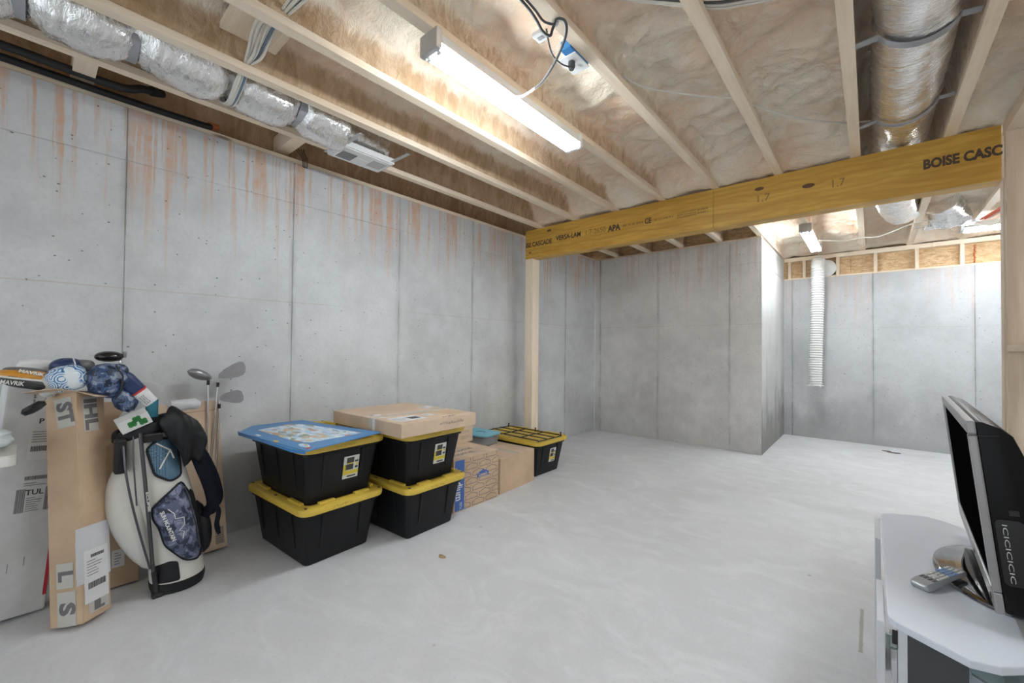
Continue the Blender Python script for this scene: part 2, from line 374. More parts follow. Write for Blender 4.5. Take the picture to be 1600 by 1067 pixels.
# ------------------------------------------------------------------ ceiling: foam, joists, deck
JX = [-3.005, -2.513, -2.02, -1.522, -1.046, -.565, -.080, .405, .89, 1.375, 1.86, 2.345]
FH = .029
deck = struct(MB().box(-3.7, 2.8, -2.6, 8.0, 3.10, 3.13).build('ceiling', osb))
for i, x in enumerate(JX):
    y1 = YW+.155 if x < XC-.03 else YF+.14
    m = MB(); prof = [(-FH, 0), (FH, 0), (FH, .038), (.006, .042), (.006, .316), (FH, .32), (FH, .356), (-FH, .356), (-FH, .32), (-.006, .316), (-.006, .042), (-FH, .038)]
    m.rings([[(x+a, y, ZJ+h) for a, h in prof] for y in (-2.55, y1)])
    m.build('joist', pinew['y'], deck)
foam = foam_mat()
def bay(x0, x1, y0, y1, zc, lump, sidek=1.0, nx=24, dy=.022, seed=0.0, plugs=(YB+.07,), p=5.0, wide=False):
    ny = int((y1-y0)/dy); cx, hw = (x0+x1)/2, (x1-x0)/2
    V = []; S = []
    for j in range(ny+1):
        y = y0+(y1-y0)*j/ny; k = 1.0; dz = 0
        for q in plugs:
            a = min(1, max(0, (abs(y-q)-.10+.05*noise.noise(Vector((cx*3, y*5, seed))))/.30)); a = a*a*(3-2*a); k = min(k, a)
        dz = -.028*(1-k)
        h0 = zc+.02*noise.noise(Vector((seed, y*1.3, 4)))-ZJ-.03
        for i in range(nx+1):
            th = math.pi*i/nx; c, s_ = math.cos(th), math.sin(th)
            xx = -math.copysign(abs(c)**(2/p), c); zz = abs(s_)**(2/p)
            x = cx+hw*xx; z = ZJ+.03+dz+(h0*(.10+.90*k))*zz
            t = Vector((x*5.5+seed, y*6.5, z*3)); n1 = noise.fractal(t, 1.0, 2.1, 4); n2 = noise.turbulence(Vector((x*14, y*14, seed)), 3, False)
            amp = lump*(abs(s_)**1.5)*(.35+.65*k)
            z += amp*(n1*.9-.5*n2); x += (c*.010*n2+c*.012*n1)*min(1, abs(s_)*6)
            z = min(z, 3.095)
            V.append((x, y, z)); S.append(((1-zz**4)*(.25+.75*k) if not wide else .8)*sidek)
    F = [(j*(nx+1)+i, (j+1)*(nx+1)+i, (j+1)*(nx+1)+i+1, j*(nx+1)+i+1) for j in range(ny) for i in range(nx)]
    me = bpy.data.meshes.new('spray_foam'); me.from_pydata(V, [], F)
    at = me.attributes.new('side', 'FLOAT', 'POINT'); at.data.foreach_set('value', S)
    me.polygons.foreach_set('use_smooth', [True]*len(F)); me.materials.append(foam)
    o = bpy.data.objects.new('spray_foam', me); COL.objects.link(o); o.parent = deck; o['kind'] = 'stuff'
edges = [XL-.165]+JX
for i in range(len(edges)-1):
    x0 = edges[i]+(FH*.75 if i else 0); x1 = edges[i+1]-FH*.75
    left = x1 < XC-.02
    zc = [3.05, 3.075, 3.0, 2.965, 2.935, 2.905, 2.90, 3.075, 2.90, 2.90, 2.90, 2.90][i]
    lump = [.02, .02, .035, .05, .07, .08, .085, .045, .075, .05, .05, .05][i]
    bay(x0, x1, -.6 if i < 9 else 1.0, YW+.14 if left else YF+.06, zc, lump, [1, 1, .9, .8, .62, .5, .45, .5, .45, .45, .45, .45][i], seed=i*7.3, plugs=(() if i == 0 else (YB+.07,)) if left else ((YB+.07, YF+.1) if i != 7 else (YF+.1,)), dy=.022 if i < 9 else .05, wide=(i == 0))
# light wood blocks in the bay beside the wall
for y, dz in ((.13, 0), (1.22, .01)):
    MB().box(XL-.16, JX[0]-.03, y, y+.09, HW+.075+dz, HW+.20+dz).build('blocking', pinew['x'], deck, bevel=.002)
MB().box(JX[1]+.03, JX[2]-.03, .60, .86, 2.90, 2.935).build('blocking', pinew['x'], deck, bevel=.002)

# ------------------------------------------------------------------ stud wall at the right
sw = sroot('wall_stud'); pines = {a: wood('shaded_pine', a, (.66, .54, .415), (.47, .34, .225)) for a in 'xyz'}  # same pine in a darker copy; the wall's shade is put into its colour
for y in (3.905, 3.35, 2.94, 2.53, 2.12, 1.71, 1.30, .89, .48, .07, -.34):
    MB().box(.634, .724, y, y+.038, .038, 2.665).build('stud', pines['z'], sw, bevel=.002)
for k in range(2):
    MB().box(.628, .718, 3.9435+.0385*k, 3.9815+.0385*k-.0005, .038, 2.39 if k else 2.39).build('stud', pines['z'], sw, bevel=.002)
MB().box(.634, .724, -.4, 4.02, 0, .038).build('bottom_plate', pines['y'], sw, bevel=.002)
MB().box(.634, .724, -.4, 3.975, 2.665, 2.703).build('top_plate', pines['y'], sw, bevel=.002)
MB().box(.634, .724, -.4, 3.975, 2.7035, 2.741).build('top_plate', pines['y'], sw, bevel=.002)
ys = [3.905, 3.35, 2.94, 2.53, 2.12, 1.71, 1.30, .89, .48, .07, -.34]
for a, c in zip(ys[:-1], ys[1:]):
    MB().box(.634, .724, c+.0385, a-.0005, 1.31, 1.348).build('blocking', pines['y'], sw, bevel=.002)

# ------------------------------------------------------------------ beam and post
ink = plain('stamp_ink', (.085, .055, .035), .7); ink2 = plain('stamp_ink_faint', (.27, .165, .05), .7)
bt = thing('support_beam', 'long yellow laminated wood beam carrying the ceiling joists, stamped in black', 'beam', (-1.3, YB, 2.392))
lv = lvl_mat()
MB().box(-3.223, -1.0635, YB, YB+.135, 2.392, ZJ-.001).build('beam_ply', lv, bt, bevel=.002, off=bt.location)
MB().box(-1.0615, .630, YB, YB+.135, 2.392, ZJ-.001).build('beam_ply', lv, bt, bevel=.002, off=bt.location)
def btext(s, x0, x1, z, size, mat, bold=.002):
    text('lettering', s, size, mat, bt, Matrix.Translation(-Vector(bt.location)) @ frame((x0, YB-.0012, z), (1, 0, 0), (0, 0, 1)), bold, .0006, x1-x0)
btext('ISE CASCADE', -3.215, -2.83, 2.558, .078, ink); btext('VERSA-LAM', -2.765, -2.435, 2.574, .078, ink)
btext('1.7-2650', -2.385, -2.145, 2.572, .085, ink2, 0); btext('APA', -2.10, -1.955, 2.566, .088, ink, .004)
btext('CE', -1.70, -1.635, 2.570, .075, ink)
for x0, x1, z, hh, rows in ((-1.93, -1.72, 2.572, .05, 1), (-1.60, -1.42, 2.567, .030, 1), (-1.38, -1.21, 2.566, .065, 3), (-1.20, -1.11, 2.568, .06, 2)):
    stamp('faint_stamp', ink2, bt, Matrix.Translation(-Vector(bt.location)) @ frame((x0, YB-.0012, z), (1, 0, 0), (0, 0, 1)), x1-x0, hh, rows, rows)
btext('1.7', -.735, -.645, 2.572, .085, ink2, 0); btext('1.7', -.233, -.155, 2.574, .085, ink2, .0005)
btext('BOISE CASC', .276, .632, 2.579, .088, ink, .004)
for x, z, a in ((-2.867, 2.69, .032), (-3.152, 2.465, .02), (-.367, 2.60, .042), (-.705, 2.657, .035)):
    MB().rings([superell(x, z, a, a*.45, 0, 12), superell(x, z, a*.8, a*.33, .0012, 12)], True, False, Matrix(((1, 0, 0, -bt.location.x), (0, 0, -1, 0), (0, 1, 0, -bt.location.z), (0, 0, 0, 1)))).build('knot', plain('knot', (.13, .06, .025), .6), bt)
pt = thing('timber_post', 'pale pine post of three studs under the left end of the yellow beam', 'post', (-3.16, YB+.07, 0))
for k in range(3):
    MB().box(-3.222+.0385*k, -3.184+.0385*k, YB+.002, YB+.132, 0, 2.3915).build('stud', pinew['z'], pt, bevel=.002, off=pt.location)

# ------------------------------------------------------------------ light fixtures
wht = plain('white_enamel', (.80, .80, .80), .35, 0, .02); galv = plain('galvanised', (.60, .61, .62), .35, .8, .08, 60); glow = emit('tube_glow', (.89, .955, 1.0), TUBE_POWER)
grey = plain('grey_strap', (.36, .365, .39), .55, 0, .05, 20)
def fixture(label, loc, rz, L=1.24):
    t = thing('tube_light', label, 'light fixture', loc, rz, 'twin tube lights on the joists')
    MB().rings([[(-.036, y, 0), (.036, y, 0), (.040, y, -.030), (.060, y, -.062), (.057, y, -.064), (-.057, y, -.064), (-.060, y, -.062), (-.040, y, -.030)] for y in (0, L)]).build('housing', wht, t, bevel=.002)
    for y in (-.002, L-.028):
        MB().box(-.062, .062, y, y+.03, -.096, .0-.001).build('end_cap', galv if y < 0 else wht, t, bevel=.006)
    for s in (-1, 1):
        MB().tube([(s*.036, .03+y*(L-.06), -.085) for y in (0, .5, 1)], .0165, 14).build('tube', glow, t, True)
        for y in (.0285, L-.0425): MB().box(s*.036-.012, s*.036+.012, y, y+.012, -.104, -.06).build('lamp_holder', wht, t, bevel=.003)
    return t
fixture('twin tube light nearest the camera, hung under a joist with a cord', (JX[3]-.003, 1.165, ZJ-.001), 0)
fixture('twin tube light beyond the beam, above the white hose', (JX[5]+.01, 5.70, ZJ-.001), 0)
fixture('twin tube light partly hidden by the stud post, set crosswise', (.765, 6.80, ZJ-.001), -math.pi/2)
fixture('added unseen twin tube light behind the stud wall, brightening the back of the basement', (JX[9], 4.3, ZJ-.001), 0)  # added out of view to light the back wall and far floor
fixture('added unseen twin tube light behind the stud wall, brightening the ceiling foam', (JX[8], .9, ZJ-.001), 0)  # extra lamp, unseen, put in to lift the foam in the right bays

# ================================================================== CEILING SERVICES
foil = foil_mat(); foil2 = foil_mat('foil_smooth', .42, 14.0); blk = plain('black_plastic', (.018, .018, .02), .38, 0, .1, Specular_IOR_Level=.3); blkm = plain('black_matt', (.022, .022, .024), .7, 0, .2)
wcable = plain('white_cable', (.72, .69, .62), .5); bcable = plain('blue_cable', (.13, .19, .27), .5); dcord = plain('dark_cord', (.07, .07, .075), .45)
def duct(m, path, rfun, n=36, seed=0.0, wr=.010):
    """crinkled flexible duct: rings along a path"""
    R = []; L = 0; prev = None
    for i, p in enumerate(path):
        p = Vector(p); d = (Vector(path[min(i+1, len(path)-1)])-Vector(path[max(i-1, 0)])).normalized()
        a = Vector((1, 0, 0)); a = (a-d*a.dot(d)).normalized() if abs(d.x) < .9 else (Vector((0, 0, 1))-d*d.z).normalized(); b = d.cross(a)
        if i: L += (p-Vector(path[i-1])).length
        ring = []
        for j in range(n):
            th = 2*math.pi*j/n; r = rfun(i/(len(path)-1), L)
            q = Vector((math.cos(th)*2.2, math.sin(th)*2.2, L*9+seed)); r += wr*noise.fractal(q, 1, 2, 4)+wr*.5*noise.noise(Vector((th*5, L*40, seed)))
            ring.append(p+(a*math.cos(th)+b*math.sin(th))*r)
        R.append(ring)
    m.rings(R)
# --- long foil duct beside the left wall
DL = thing('foil_duct', 'long crinkled silver duct strapped up beside the left concrete wall', 'duct', (-2.76, .4, 2.84))
ties = (-.06, .30, .72, 1.09)
def rl(t, L):
    y = -.55+L; d = min(abs(y-k) for k in ties); return .122+.052*min(1, d/.11)**.6 - (.03*max(0, (y-1.2)/.3))
m = MB(); duct(m, [(-2.76+.01*math.sin(y*5), y, 2.845+.012*math.cos(y*17)-.05*max(0, (y-1.1)/.4)) for y in [-.55+.0125*k for k in range(155)]], rl, seed=1, wr=.012)
m.build('duct_sleeve', foil, DL, True, off=DL.location, angle=1.2)
for y in ties:
    if y == .72: continue
    pts = []
    for k in range(15):
        a = math.radians(200+140*k/14-0); pts.append((-2.76+.137*math.cos(a), y, 2.845+.137*math.sin(a)))
    pts = [(JX[0]+.034, y, 2.80)]+pts+[(JX[1]-.034, y, 2.80)]
    MB().rings([[(p[0], p[1]-.027, p[2]), (p[0], p[1]+.027, p[2]), (p[0], p[1]+.027, p[2]-.004), (p[0], p[1]-.027, p[2]-.004)] for p in pts]).build('strap', grey, DL, off=DL.location)
# --- ceiling register at the end of that duct
RG = thing('ceiling_register', 'white plastic register box hung between joists near the left wall', 'vent', (-2.875, 1.6, 2.695), 0)
MB().box(-.118, .118, -.205, .205, 0, .042).build('register_box', wht, RG, bevel=.004)
MB().box(-.105, .105, -.19, .19, -.006, -.0005).build('face_plate', plain('register_white', (.84, .84, .84), .4, 0, .02), RG, bevel=.003)
for k in range(9): MB().box(-.075, .045, -.165+.0125*k, -.159+.0125*k, -.0085, -.0055).build('slot', plain('slot_dark', (.12, .12, .12), .6), RG)
MB().box(-.05, .07, .06, .17, -.0085, -.006).build('grille_patch', plain('grille_grey', (.55, .55, .56), .6), RG)
MB().box(-.02, .012, -.03, .035, -.008, -.006).build('grille_patch', plain('register_white', (.84, .84, .84)), RG)
for y in (-.185, .185):
    MB().box(.10, .325, y-.014, y+.014, .012, .016).build('hanger_bar', galv, RG); MB().box(-.19, -.10, y-.014, y+.014, .046, .05).build('hanger_bar', galv, RG)
MB().box(-.11, -.105, -.45, -.02, .046, .054).build('hanger_bar', galv, RG)
m = MB(); duct(m, [(0, y, z) for y, z in ((.19, .135), (.15, .14), (.08, .145), (0, .15), (-.1, .155), (-.2, .15))], lambda t, L: .085+.025*t, 24, 4, .012); m.build('foil_boot', foil, RG, True, angle=1.2)
# --- big duct at right
DR = thing('foil_duct', 'wide shiny duct between joists running over the yellow beam at right', 'duct', (.165, 3, 2.86))
pp = []
for k in range(140):
    y = 1.2+k*.035
    z = 2.872 if y < 3.45 else 2.872+.04*min(1, (y-3.45)/.4)
    if y > 4.25: z = 2.912-.09*min(1, (y-4.25)/.5)
    pp.append((.165 if y < 5.0 else .165+.10*((y-5.0)/1.1)**2, y, z))
m = MB(); duct(m, pp, lambda t, L: .158-.010*max(0, 1-abs(L-1.37)/.06)-.012*max(0, 1-abs(L-2.33)/.06), 40, 2, .007); m.build('duct_sleeve', foil2, DR, True, off=DR.location, angle=1.2)
for y, dy in ((2.57, .10), (3.53, -.06)):
    pts = [(JX[6]+.03, y, 2.766)]+[(.165+.163*math.cos(math.radians(a)), y+dy*(a-200)/140, 2.872+.163*math.sin(math.radians(a))) for a in range(215, 341, 7)]+[(JX[7]-.031, y+dy*1.1, 2.80)]
    MB().rings([[(p[0], p[1]-.022, p[2]), (p[0], p[1]+.022, p[2]), (p[0], p[1]+.022, p[2]-.004), (p[0], p[1]-.022, p[2]-.004)] for p in pts]).build('strap', grey, DR, off=DR.location)
# --- boot and register beyond the beam
RB = thing('ceiling_register', 'register with puffy foil boot beyond the beam, near the stud post', 'vent', (.66, 6.60, 2.69), 0)
MB().box(-.19, .19, -.07, .07, 0, .03).build('register_box', wht, RB, bevel=.004)
for k in range(8): MB().box(-.17+.014*k, -.163+.014*k, -.0715, -.0695, .008, .022).build('slot', plain('slot_dark', (.12, .12, .12)), RB)
m = MB(); duct(m, [(0, 0, .03), (0, -.02, .07), (-.01, -.08, .11), (-.03, -.2, .14), (-.06, -.36, .16), (-.12, -.5, .18)], lambda t, L: .15+.02*math.sin(t*6), 30, 8, .014); m.build('foil_boot', foil, RB, True, angle=1.2)
for y in (-.05, .05): MB().box(-.27, .245, y-.006, y+.006, .031, .036).build('hanger_bar', galv, RB)
# --- black insulated pipes along the top of the left wall
for k, (dx, dz, y1, r, lab) in enumerate(((.02, .028, .72, .02, 'black pipe on the wall plate ending in an orange fitting'), (.055, .075, .42, .022, 'black foam sleeved pipe above the other along the left wall'))):
    t = thing('water_pipe', lab, 'pipe', (XL+dx, 0, HW+dz))
    pts = curve_pts([(0, -.6, .012), (0, -.1, .012), (-.006, .3, .01), (-.02, y1, .022+.03*k), (-.06, y1+.06, .05+.03*k)], 10)
    MB().tube(pts, r, 12).build('pipe', blk if k == 0 else blkm, t, True)
    MB().tube([pts[-4], pts[-1], pts[-1]+Vector((-.03, .05, .02))], [r*1.25, r*1.25, r], 12).build('fitting', mo if k == 0 else blkm, t, True)
t = thing('wire_tie', 'thin black wire twist hanging over the left wall plate', 'wire', (XL-.01, 1.39, HW+.04))
for k in range(4): MB().tube(curve_pts([(.018, .01*k-.01, -.06), (.024+.004*k, -.02+.012*k, .0), (-.01, .01*k-.03, .05+.01*k), (-.05, -.06+.03*k, .11)], 5), .0028, 6).build('strand', blkm, t, True)
# --- cable bundle crossing the joists
t = thing('cable_bundle', 'bundle of pale cables threaded through the joists over the left duct', 'cable', (-2.3, .73, 2.80))
for k in range(6):
    o = (k-2.5)*.0085; z = .006*math.sin(k*2.1)
    pts = curve_pts([(.95, .06+o*1.5, .10+z), (.60, .02+o*1.8, .03+z), (.28, o*.6, .012+z), (.10, -.01+o*1.9, .04-z), (-.08, o*1.5, -.005+z), (-.213, o*.5, -.012), (-.30, o*.9, -.06-z), (-.46, o*.8, -.118), (-.60, o, -.06), (-.67, .0+o, .06)], 7)
    MB().tube(pts, .0065, 7).build('cable', bcable if k == 4 else wcable, t, True)
# --- outlet box, plug, cords
t = thing('outlet_box', 'blue ceiling outlet box with white cover plate and dark plug', 'outlet', (-1.122, 1.76, 2.735))
MB().box(-.012, .044, -.105, .065, .002, .05).build('box', plain('blue_plastic', (.045, .26, .60), .4), t, bevel=.004)
MB().box(-.05, .045, -.065, .075, -.006, .001).build('cover_plate', wht, t, bevel=.002)
pl = MB().rings([superell(-.004, -.018, rr, rr, z, 14) for rr, z in ((.017, -.007), (.018, -.03), (.012, -.045))]).build('plug', dcord, t, True)
for y in (.035,): MB().rings([superell(.0, y, .014, .014, z, 14) for z in (-.007, -.0085)]).build('socket', plain('socket_white', (.7, .7, .7)), t)
t = thing('power_cord', 'grey power cord looping from the joist to the tube light', 'cord', (-1.2, 1.6, 2.7))
pts = curve_pts([(-1.474, 1.70, 2.672), (-1.42, 1.715, 2.66), (-1.33, 1.71, 2.665), (-1.25, 1.69, 2.675), (-1.12, 1.61, 2.68), (-1.02, 1.53, 2.69), (-.998, 1.49, 2.715), (-1.03, 1.475, 2.732), (-1.07, 1.50, 2.727), (-1.10, 1.52, 2.72), (-1.105, 1.47, 2.715), (-1.09, 1.40, 2.72), (-1.085, 1.30, 2.73), (-1.085, 1.0, 2.735)], 8)
MB().tube(pts[:17], .0062, 8).build('cord', plain('light_cord', (.70, .70, .70), .45), t, True, off=t.location)
MB().tube(pts[16:], .0065, 8).build('cord', dcord, t, True, off=t.location)
MB().tube(curve_pts([(-1.05, 1.49, 2.727), (-1.075, 1.44, 2.725), (-1.07, 1.36, 2.73), (-1.068, 1.2, 2.735)], 8), .005, 8).build('cord', dcord, t, True, off=t.location)
MB().tube(curve_pts([(-1.128, 1.735, 2.70), (-1.14, 1.68, 2.69), (-1.15, 1.63, 2.70), (-1.155, 1.60, 2.73), (-1.15, 1.56, 2.80)], 8), .004, 8).build('cord', dcord, t, True, off=t.location)
MB().rings([superell(-1.05, 1.488, .016, .016, z, 12) for z in (2.741, 2.728)]).build('cord_clip', galv, t, off=t.location)
t = thing('junction_tag', 'small grey plastic junction tag tucked in the foam near the outlet', 'tag', (-1.19, 1.575, 2.80))
MB().box(-.035, .02, -.03, .03, -.012, .006).build('tag_body', plain('tag_grey', (.5, .5, .5), .5), t, bevel=.003); MB().box(-.02, .01, -.008, .012, -.014, -.0115).build('tag_label', plain('tag_dark', (.2, .2, .2)), t)
t = thing('ceiling_wire', 'thin pale wire sagging across the foam between joists', 'wire', (-.6, 2.7, 2.8))
for P in ([(-1.025, 2.10, 2.80), (-.95, 2.25, 2.775), (-.75, 2.55, 2.79), (-.585, 2.74, 2.80)], [(-.545, 2.86, 2.80), (-.42, 3.05, 2.78), (-.28, 3.25, 2.775), (-.10, 3.5, 2.80)], [(-.05, 3.52, 2.80), (.0, 3.55, 2.80)]):
    MB().tube(curve_pts(P, 8), .006, 7).build('wire', wcable, t, True, off=t.location)
t = thing('ceiling_cable', 'dark and pale cables bridging the joists at the top right', 'cable', (-.4, 1.95, 2.79))
for k in range(4): MB().tube(curve_pts([(-.80, 1.60+.012*k, 2.80), (-.535, 1.86+.02*k, 2.80), (-.40, 1.93+.02*k, 2.79), (-.25, 2.0+.018*k, 2.79), (-.09, 2.05+.02*k, 2.80)], 6), .006, 7).build('cable', dcord if k == 1 else wcable, t, True, off=t.location)
t = thing('far_wire', 'thin wire strung from the far tube light across the joists', 'wire', (0, 6.7, 2.72))
MB().tube(curve_pts([(-.49, 6.45, 2.69), (-.25, 6.75, 2.705), (-.08, 6.85, 2.738), (.1, 6.75, 2.71), (.39, 6.4, 2.738), (.6, 6.42, 2.72), (.80, 6.50, 2.70)], 8), .006, 6).build('wire', wcable, t, True, off=t.location)
t = thing('junction_wiring', 'loose orange and white wiring with a tag beside the far register', 'wiring', (.98, 6.30, 2.70))
for k in range(3): MB().tube(curve_pts([(-.10+.03*k, .2, .0), (-.02+.03*k, .0, .03), (.02+.02*k, -.2, .06), (.06+.02*k, -.5, .10)], 6), .009, 7).build('wire', plain('red_wire', (.70, .13, .06), .5) if k < 2 else wcable, t, True)
MB().tube(curve_pts([(-.12, .25, -.01), (-.05, .28, -.05), (.0, .24, -.06), (.03, .15, -.01)], 6), .006, 7).build('wire', wcable, t, True)
MB().box(.02, .09, -.03, .03, -.055, -.051).build('tag', wht, t); MB().box(-.24, -.17, .13, .19, -.01, .04).build('box', wht, t, bevel=.004)
# --- white corrugated hose and wall cap
t = thing('dryer_hose', 'white corrugated hose hanging from the framing on the far wall', 'hose', (-.57, 7.5, 2.6))
path = curve_pts([(-.53, 7.70, 2.50), (-.55, 7.62, 2.56), (-.57, 7.52, 2.60), (-.575, 7.44, 2.56), (-.575, 7.42, 2.40), (-.58, 7.42, 2.0), (-.595, 7.42, 1.4), (-.605, 7.42, .80)], 40)
R = []; L = 0
m = MB(); rr = []; pth = []
dist = [0]
for a, c in zip(path[:-1], path[1:]): dist.append(dist[-1]+(c-a).length)
nst = int(dist[-1]/.0115)
for i in range(nst+1):
    d = dist[-1]*i/nst; k = max(j for j in range(len(dist)) if dist[j] <= d+1e-9); k = min(k, len(path)-2)
    f = (d-dist[k])/max(1e-9, dist[k+1]-dist[k]); pth.append(path[k].lerp(path[k+1], f)); rr.append(.083 if i % 3 != 1 else .070)
m.tube(pth, rr, 24).build('hose', plain('hose_white', (.78, .78, .77), .45, 0, .03), t, True, off=t.location, angle=1.6)
m = MB()
for k in range(18):
    a = k*.35; m.add([(-.605+.084*math.cos(a), 7.42+.084*math.sin(a), .815), (-.605+.084*math.cos(a+.36), 7.42+.084*math.sin(a+.36), .815), (-.605+(.10+.02*math.sin(k*3))*math.cos(a+.18), 7.42+(.10+.02*math.sin(k*3))*math.sin(a+.18), .795+.012*math.sin(k*2)), (-.605+.07*math.cos(a+.18), 7.42+.07*math.sin(a+.18), .80)], [(0, 1, 2), (0, 2, 3), (1, 3, 2), (0, 3, 1)])
m.build('torn_end', plain('hose_white', (.78, .78, .77)), t, off=t.location)
MB().rings([[(-.50+r*math.cos(a*math.pi/12), y, 2.53+r*math.sin(a*math.pi/12)) for a in range(24)] for r, y in ((.125, 7.722), (.125, 7.712), (.10, 7.70))]).build('wall_cap', wht, t, True, off=t.location)

# ================================================================== TOTES
ytot = plain('tote_yellow', (.66, .46, .065), .42, 0, .05, 8); btot = plain('tote_black', (.011, .0115, .013), .40, 0, .15, 10, Specular_IOR_Level=.22)
lab_w = plain('label_white', (.72, .72, .68), .5); lab_y = plain('label_yellow', (.74, .60, .05), .5); lab_d = plain('label_dark', (.05, .05, .05), .5)
pen = plain('marker', (.40, .27, .03), .6)
def tote(label, loc, rz, sticker=True, script=None, seed=0):
    t = thing('storage_tote', label, 'tote', loc, rz, 'black storage totes with yellow lids')
    H = .335; bx, by, tx, ty = .305, .208, .362, .248
    f = lambda z: (bx+(tx-bx)*z/H, by+(ty-by)*z/H)
    m = MB(); R = [rrect(bx-.006, by-.006, .026, 0)]
    for z in (.008, H-.035): hx, hy = f(z); R.append(rrect(hx, hy, .032, z))
    hx, hy = f(H); R += [rrect(hx+.002, hy+.002, .05, H-.034), rrect(hx+.012, hy+.012, .05, H-.03), rrect(hx+.012, hy+.012, .05, H)]
    m.rings(R); body = m.build('body', btot, t, True, angle=.5)
    # moulded ribs on the faces
    for s in (-1, 1):
        for y in (-.128, .122):
            xb, xt = f(.09)[0], f(H-.04)[0]
            mm = MB().add([(s*(xb+.0005), y-.006, .085), (s*(xb+.0005), y+.006, .085), (s*(xt-.012), y-.011, H-.036), (s*(xt-.012), y+.011, H-.036), (s*(xb+.004), y-.004, .085), (s*(xb+.004), y+.004, .085), (s*(xt+.009), y-.010, H-.036), (s*(xt+.009), y+.010, H-.036)], [(0, 1, 5, 4), (2, 3, 7, 6), (0, 2, 6, 4), (1, 3, 7, 5), (4, 5, 7, 6), (0, 1, 3, 2)])
            mm.build('rib', btot, t, bevel=.0008, seg=1)
        for x in (-.24, -.02, .20):
            yb, yt = f(.09)[1], f(H-.04)[1]
            mm = MB().add([(x-.005, s*(yb+.0005), .085), (x+.005, s*(yb+.0005), .085), (x-.009, s*(yt-.012), H-.036), (x+.009, s*(yt-.012), H-.036), (x-.004, s*(yb+.004), .085), (x+.004, s*(yb+.004), .085), (x-.008, s*(yt+.008), H-.036), (x+.008, s*(yt+.008), H-.036)], [(0, 1, 5, 4), (2, 3, 7, 6), (0, 2, 6, 4), (1, 3, 7, 5), (4, 5, 7, 6), (0, 1, 3, 2)])
            mm.build('rib', btot, t, bevel=.0008, seg=1)
    m = MB(); lx, ly = .398, .274
    m.rings([rrect(lx, ly, .065, .326), rrect(lx+.003, ly+.003, .065, .345), rrect(lx, ly, .062, .362), rrect(lx-.012, ly-.012, .055, .368), rrect(lx-.060, ly-.055, .04, .366), rrect(lx-.066, ly-.061, .04, .353)])
    lid = m.build('lid', ytot, t, True, angle=.6)
    for x0, x1, y0, y1 in ((-.30, -.14, 1, 0), (.14, .30, 1, 0), (-.30, -.14, -1, 0), (.14, .30, -1, 0)):
        MB().box(x0, x1, *sorted((y0*(ly-.056), y0*(ly-.030))), .362, .379).build('lid_lug', ytot, lid, bevel=.006)
    for s in (-1, 1):
        for y in (-.16, .07): MB().box(*sorted((s*(lx-.062), s*(lx-.032))), y, y+.10, .362, .379).build('lid_lug', ytot, lid, bevel=.006)
        for x in (-.365, .365):
            MB().rings([superell(x, s*.242, .013, .008, z, 10) for z in (.3665, .3695)]).build('lid_hole', lab_d, lid)
        MB().rings([superell(0, s*.25, .015, .007, z, 10) for z in (.3665, .3695)]).build('lid_hole', lab_d, lid)
    if sticker:
        z0, z1 = .115, .255; o = Vector((f(z0)[0]+.0012, .0, z0)); upv = Vector((f(z1)[0]-f(z0)[0], 0, z1-z0)); mx = frame(o, (0, 1, 0), upv)
        st = MB().box(0, .105, 0, .145, 0, .0008, mx).build('sticker', lab_w, t)
        for (a, b, c, d, mt) in ((.0, .105, .025, .05, lab_y), (.02, .07, .10, .135, lab_d), (.012, .068, .055, .092, lab_d), (0, .02, .05, .09, lab_y), (.022, .068, .093, .10, lab_y), (.08, .10, .06, .075, lab_d), (.076, .10, .10, .112, lab_d), (.03, .09, .008, .018, lab_d), (.084, .10, .08, .095, lab_y)):
            MB().box(a, b, c, d, .0008, .0013, mx).build('print', mt, st)
    if script: scrawl('handwriting', pen, lid, frame((lx+.0034, -.09, .345), (0, 1, 0), (0, 0, 1)), .12, .018, script)
    return t
A = math.radians
tL1 = tote('bottom tote of the stack nearest the golf bag, no paper label', (-2.83, 1.275, 0), A(3), False, 3)
tL2 = tote('upper tote of the left stack, with the blue flattened box on it', (-2.825, 1.272, .3545), A(3.5), True, 4)
tR1 = tote('bottom tote of the second stack, beside the printed moving box', (-2.683, 1.883, 0), A(2.5), False, 5)
tR2 = tote('upper tote of the second stack, under the flat carton', (-2.686, 1.880, .3545), A(2.5), True, 6)
tR3 = tote('single tote by the timber post with a black wire rack on its lid', (-2.875, 3.562, 0), 0, True)

# ================================================================== CARTONS
def card(name, col, ax='z'):
    if name in MC: return MC[name]
    t = NT(name); p = t.pos(True); a = t.noise(p, 5, 4, .6); b = t.noise(t.scale(p, (90, 90, 6) if ax == 'z' else (6, 90, 90)), 1, 3)
    c = t.mix(t.rng(a, .3, .7), tuple(k*.88 for k in col), tuple(min(1, k*1.08) for k in col)); c = t.mix(t.math('MULTIPLY', b, .12), c, tuple(k*.7 for k in col))
    t.bump(a, .1, .01); MC[name] = t.fin(c, .75); return MC[name]
cb = card('cardboard', (.56, .40, .265)); cb2 = card('cardboard_pale', (.60, .455, .33)); cbd = card('cardboard_dark', (.40, .26, .15))
pap = plain('label_paper', (.74, .74, .75), .55, 0, .03); prt = plain('black_print', (.05, .05, .055), .7); prg = plain('grey_print', (.16, .15, .15), .6)
tape = plain('clear_tape', (.62, .56, .48), .25, 0, .05); blue = plain('blue_print', (.055, .13, .40), .6)
def barcode(parent, mx, w, h, n=18, mat=None, seed=1):
    rnd = random.Random(seed); m = MB(); x = 0
    while x < w:
        a = rnd.uniform(.3, 1.3)*w/n; m.box(x, min(w, x+a*.55), 0, h, 0, .0004, mx); x += a
    return m.build('barcode', mat or prt, parent)
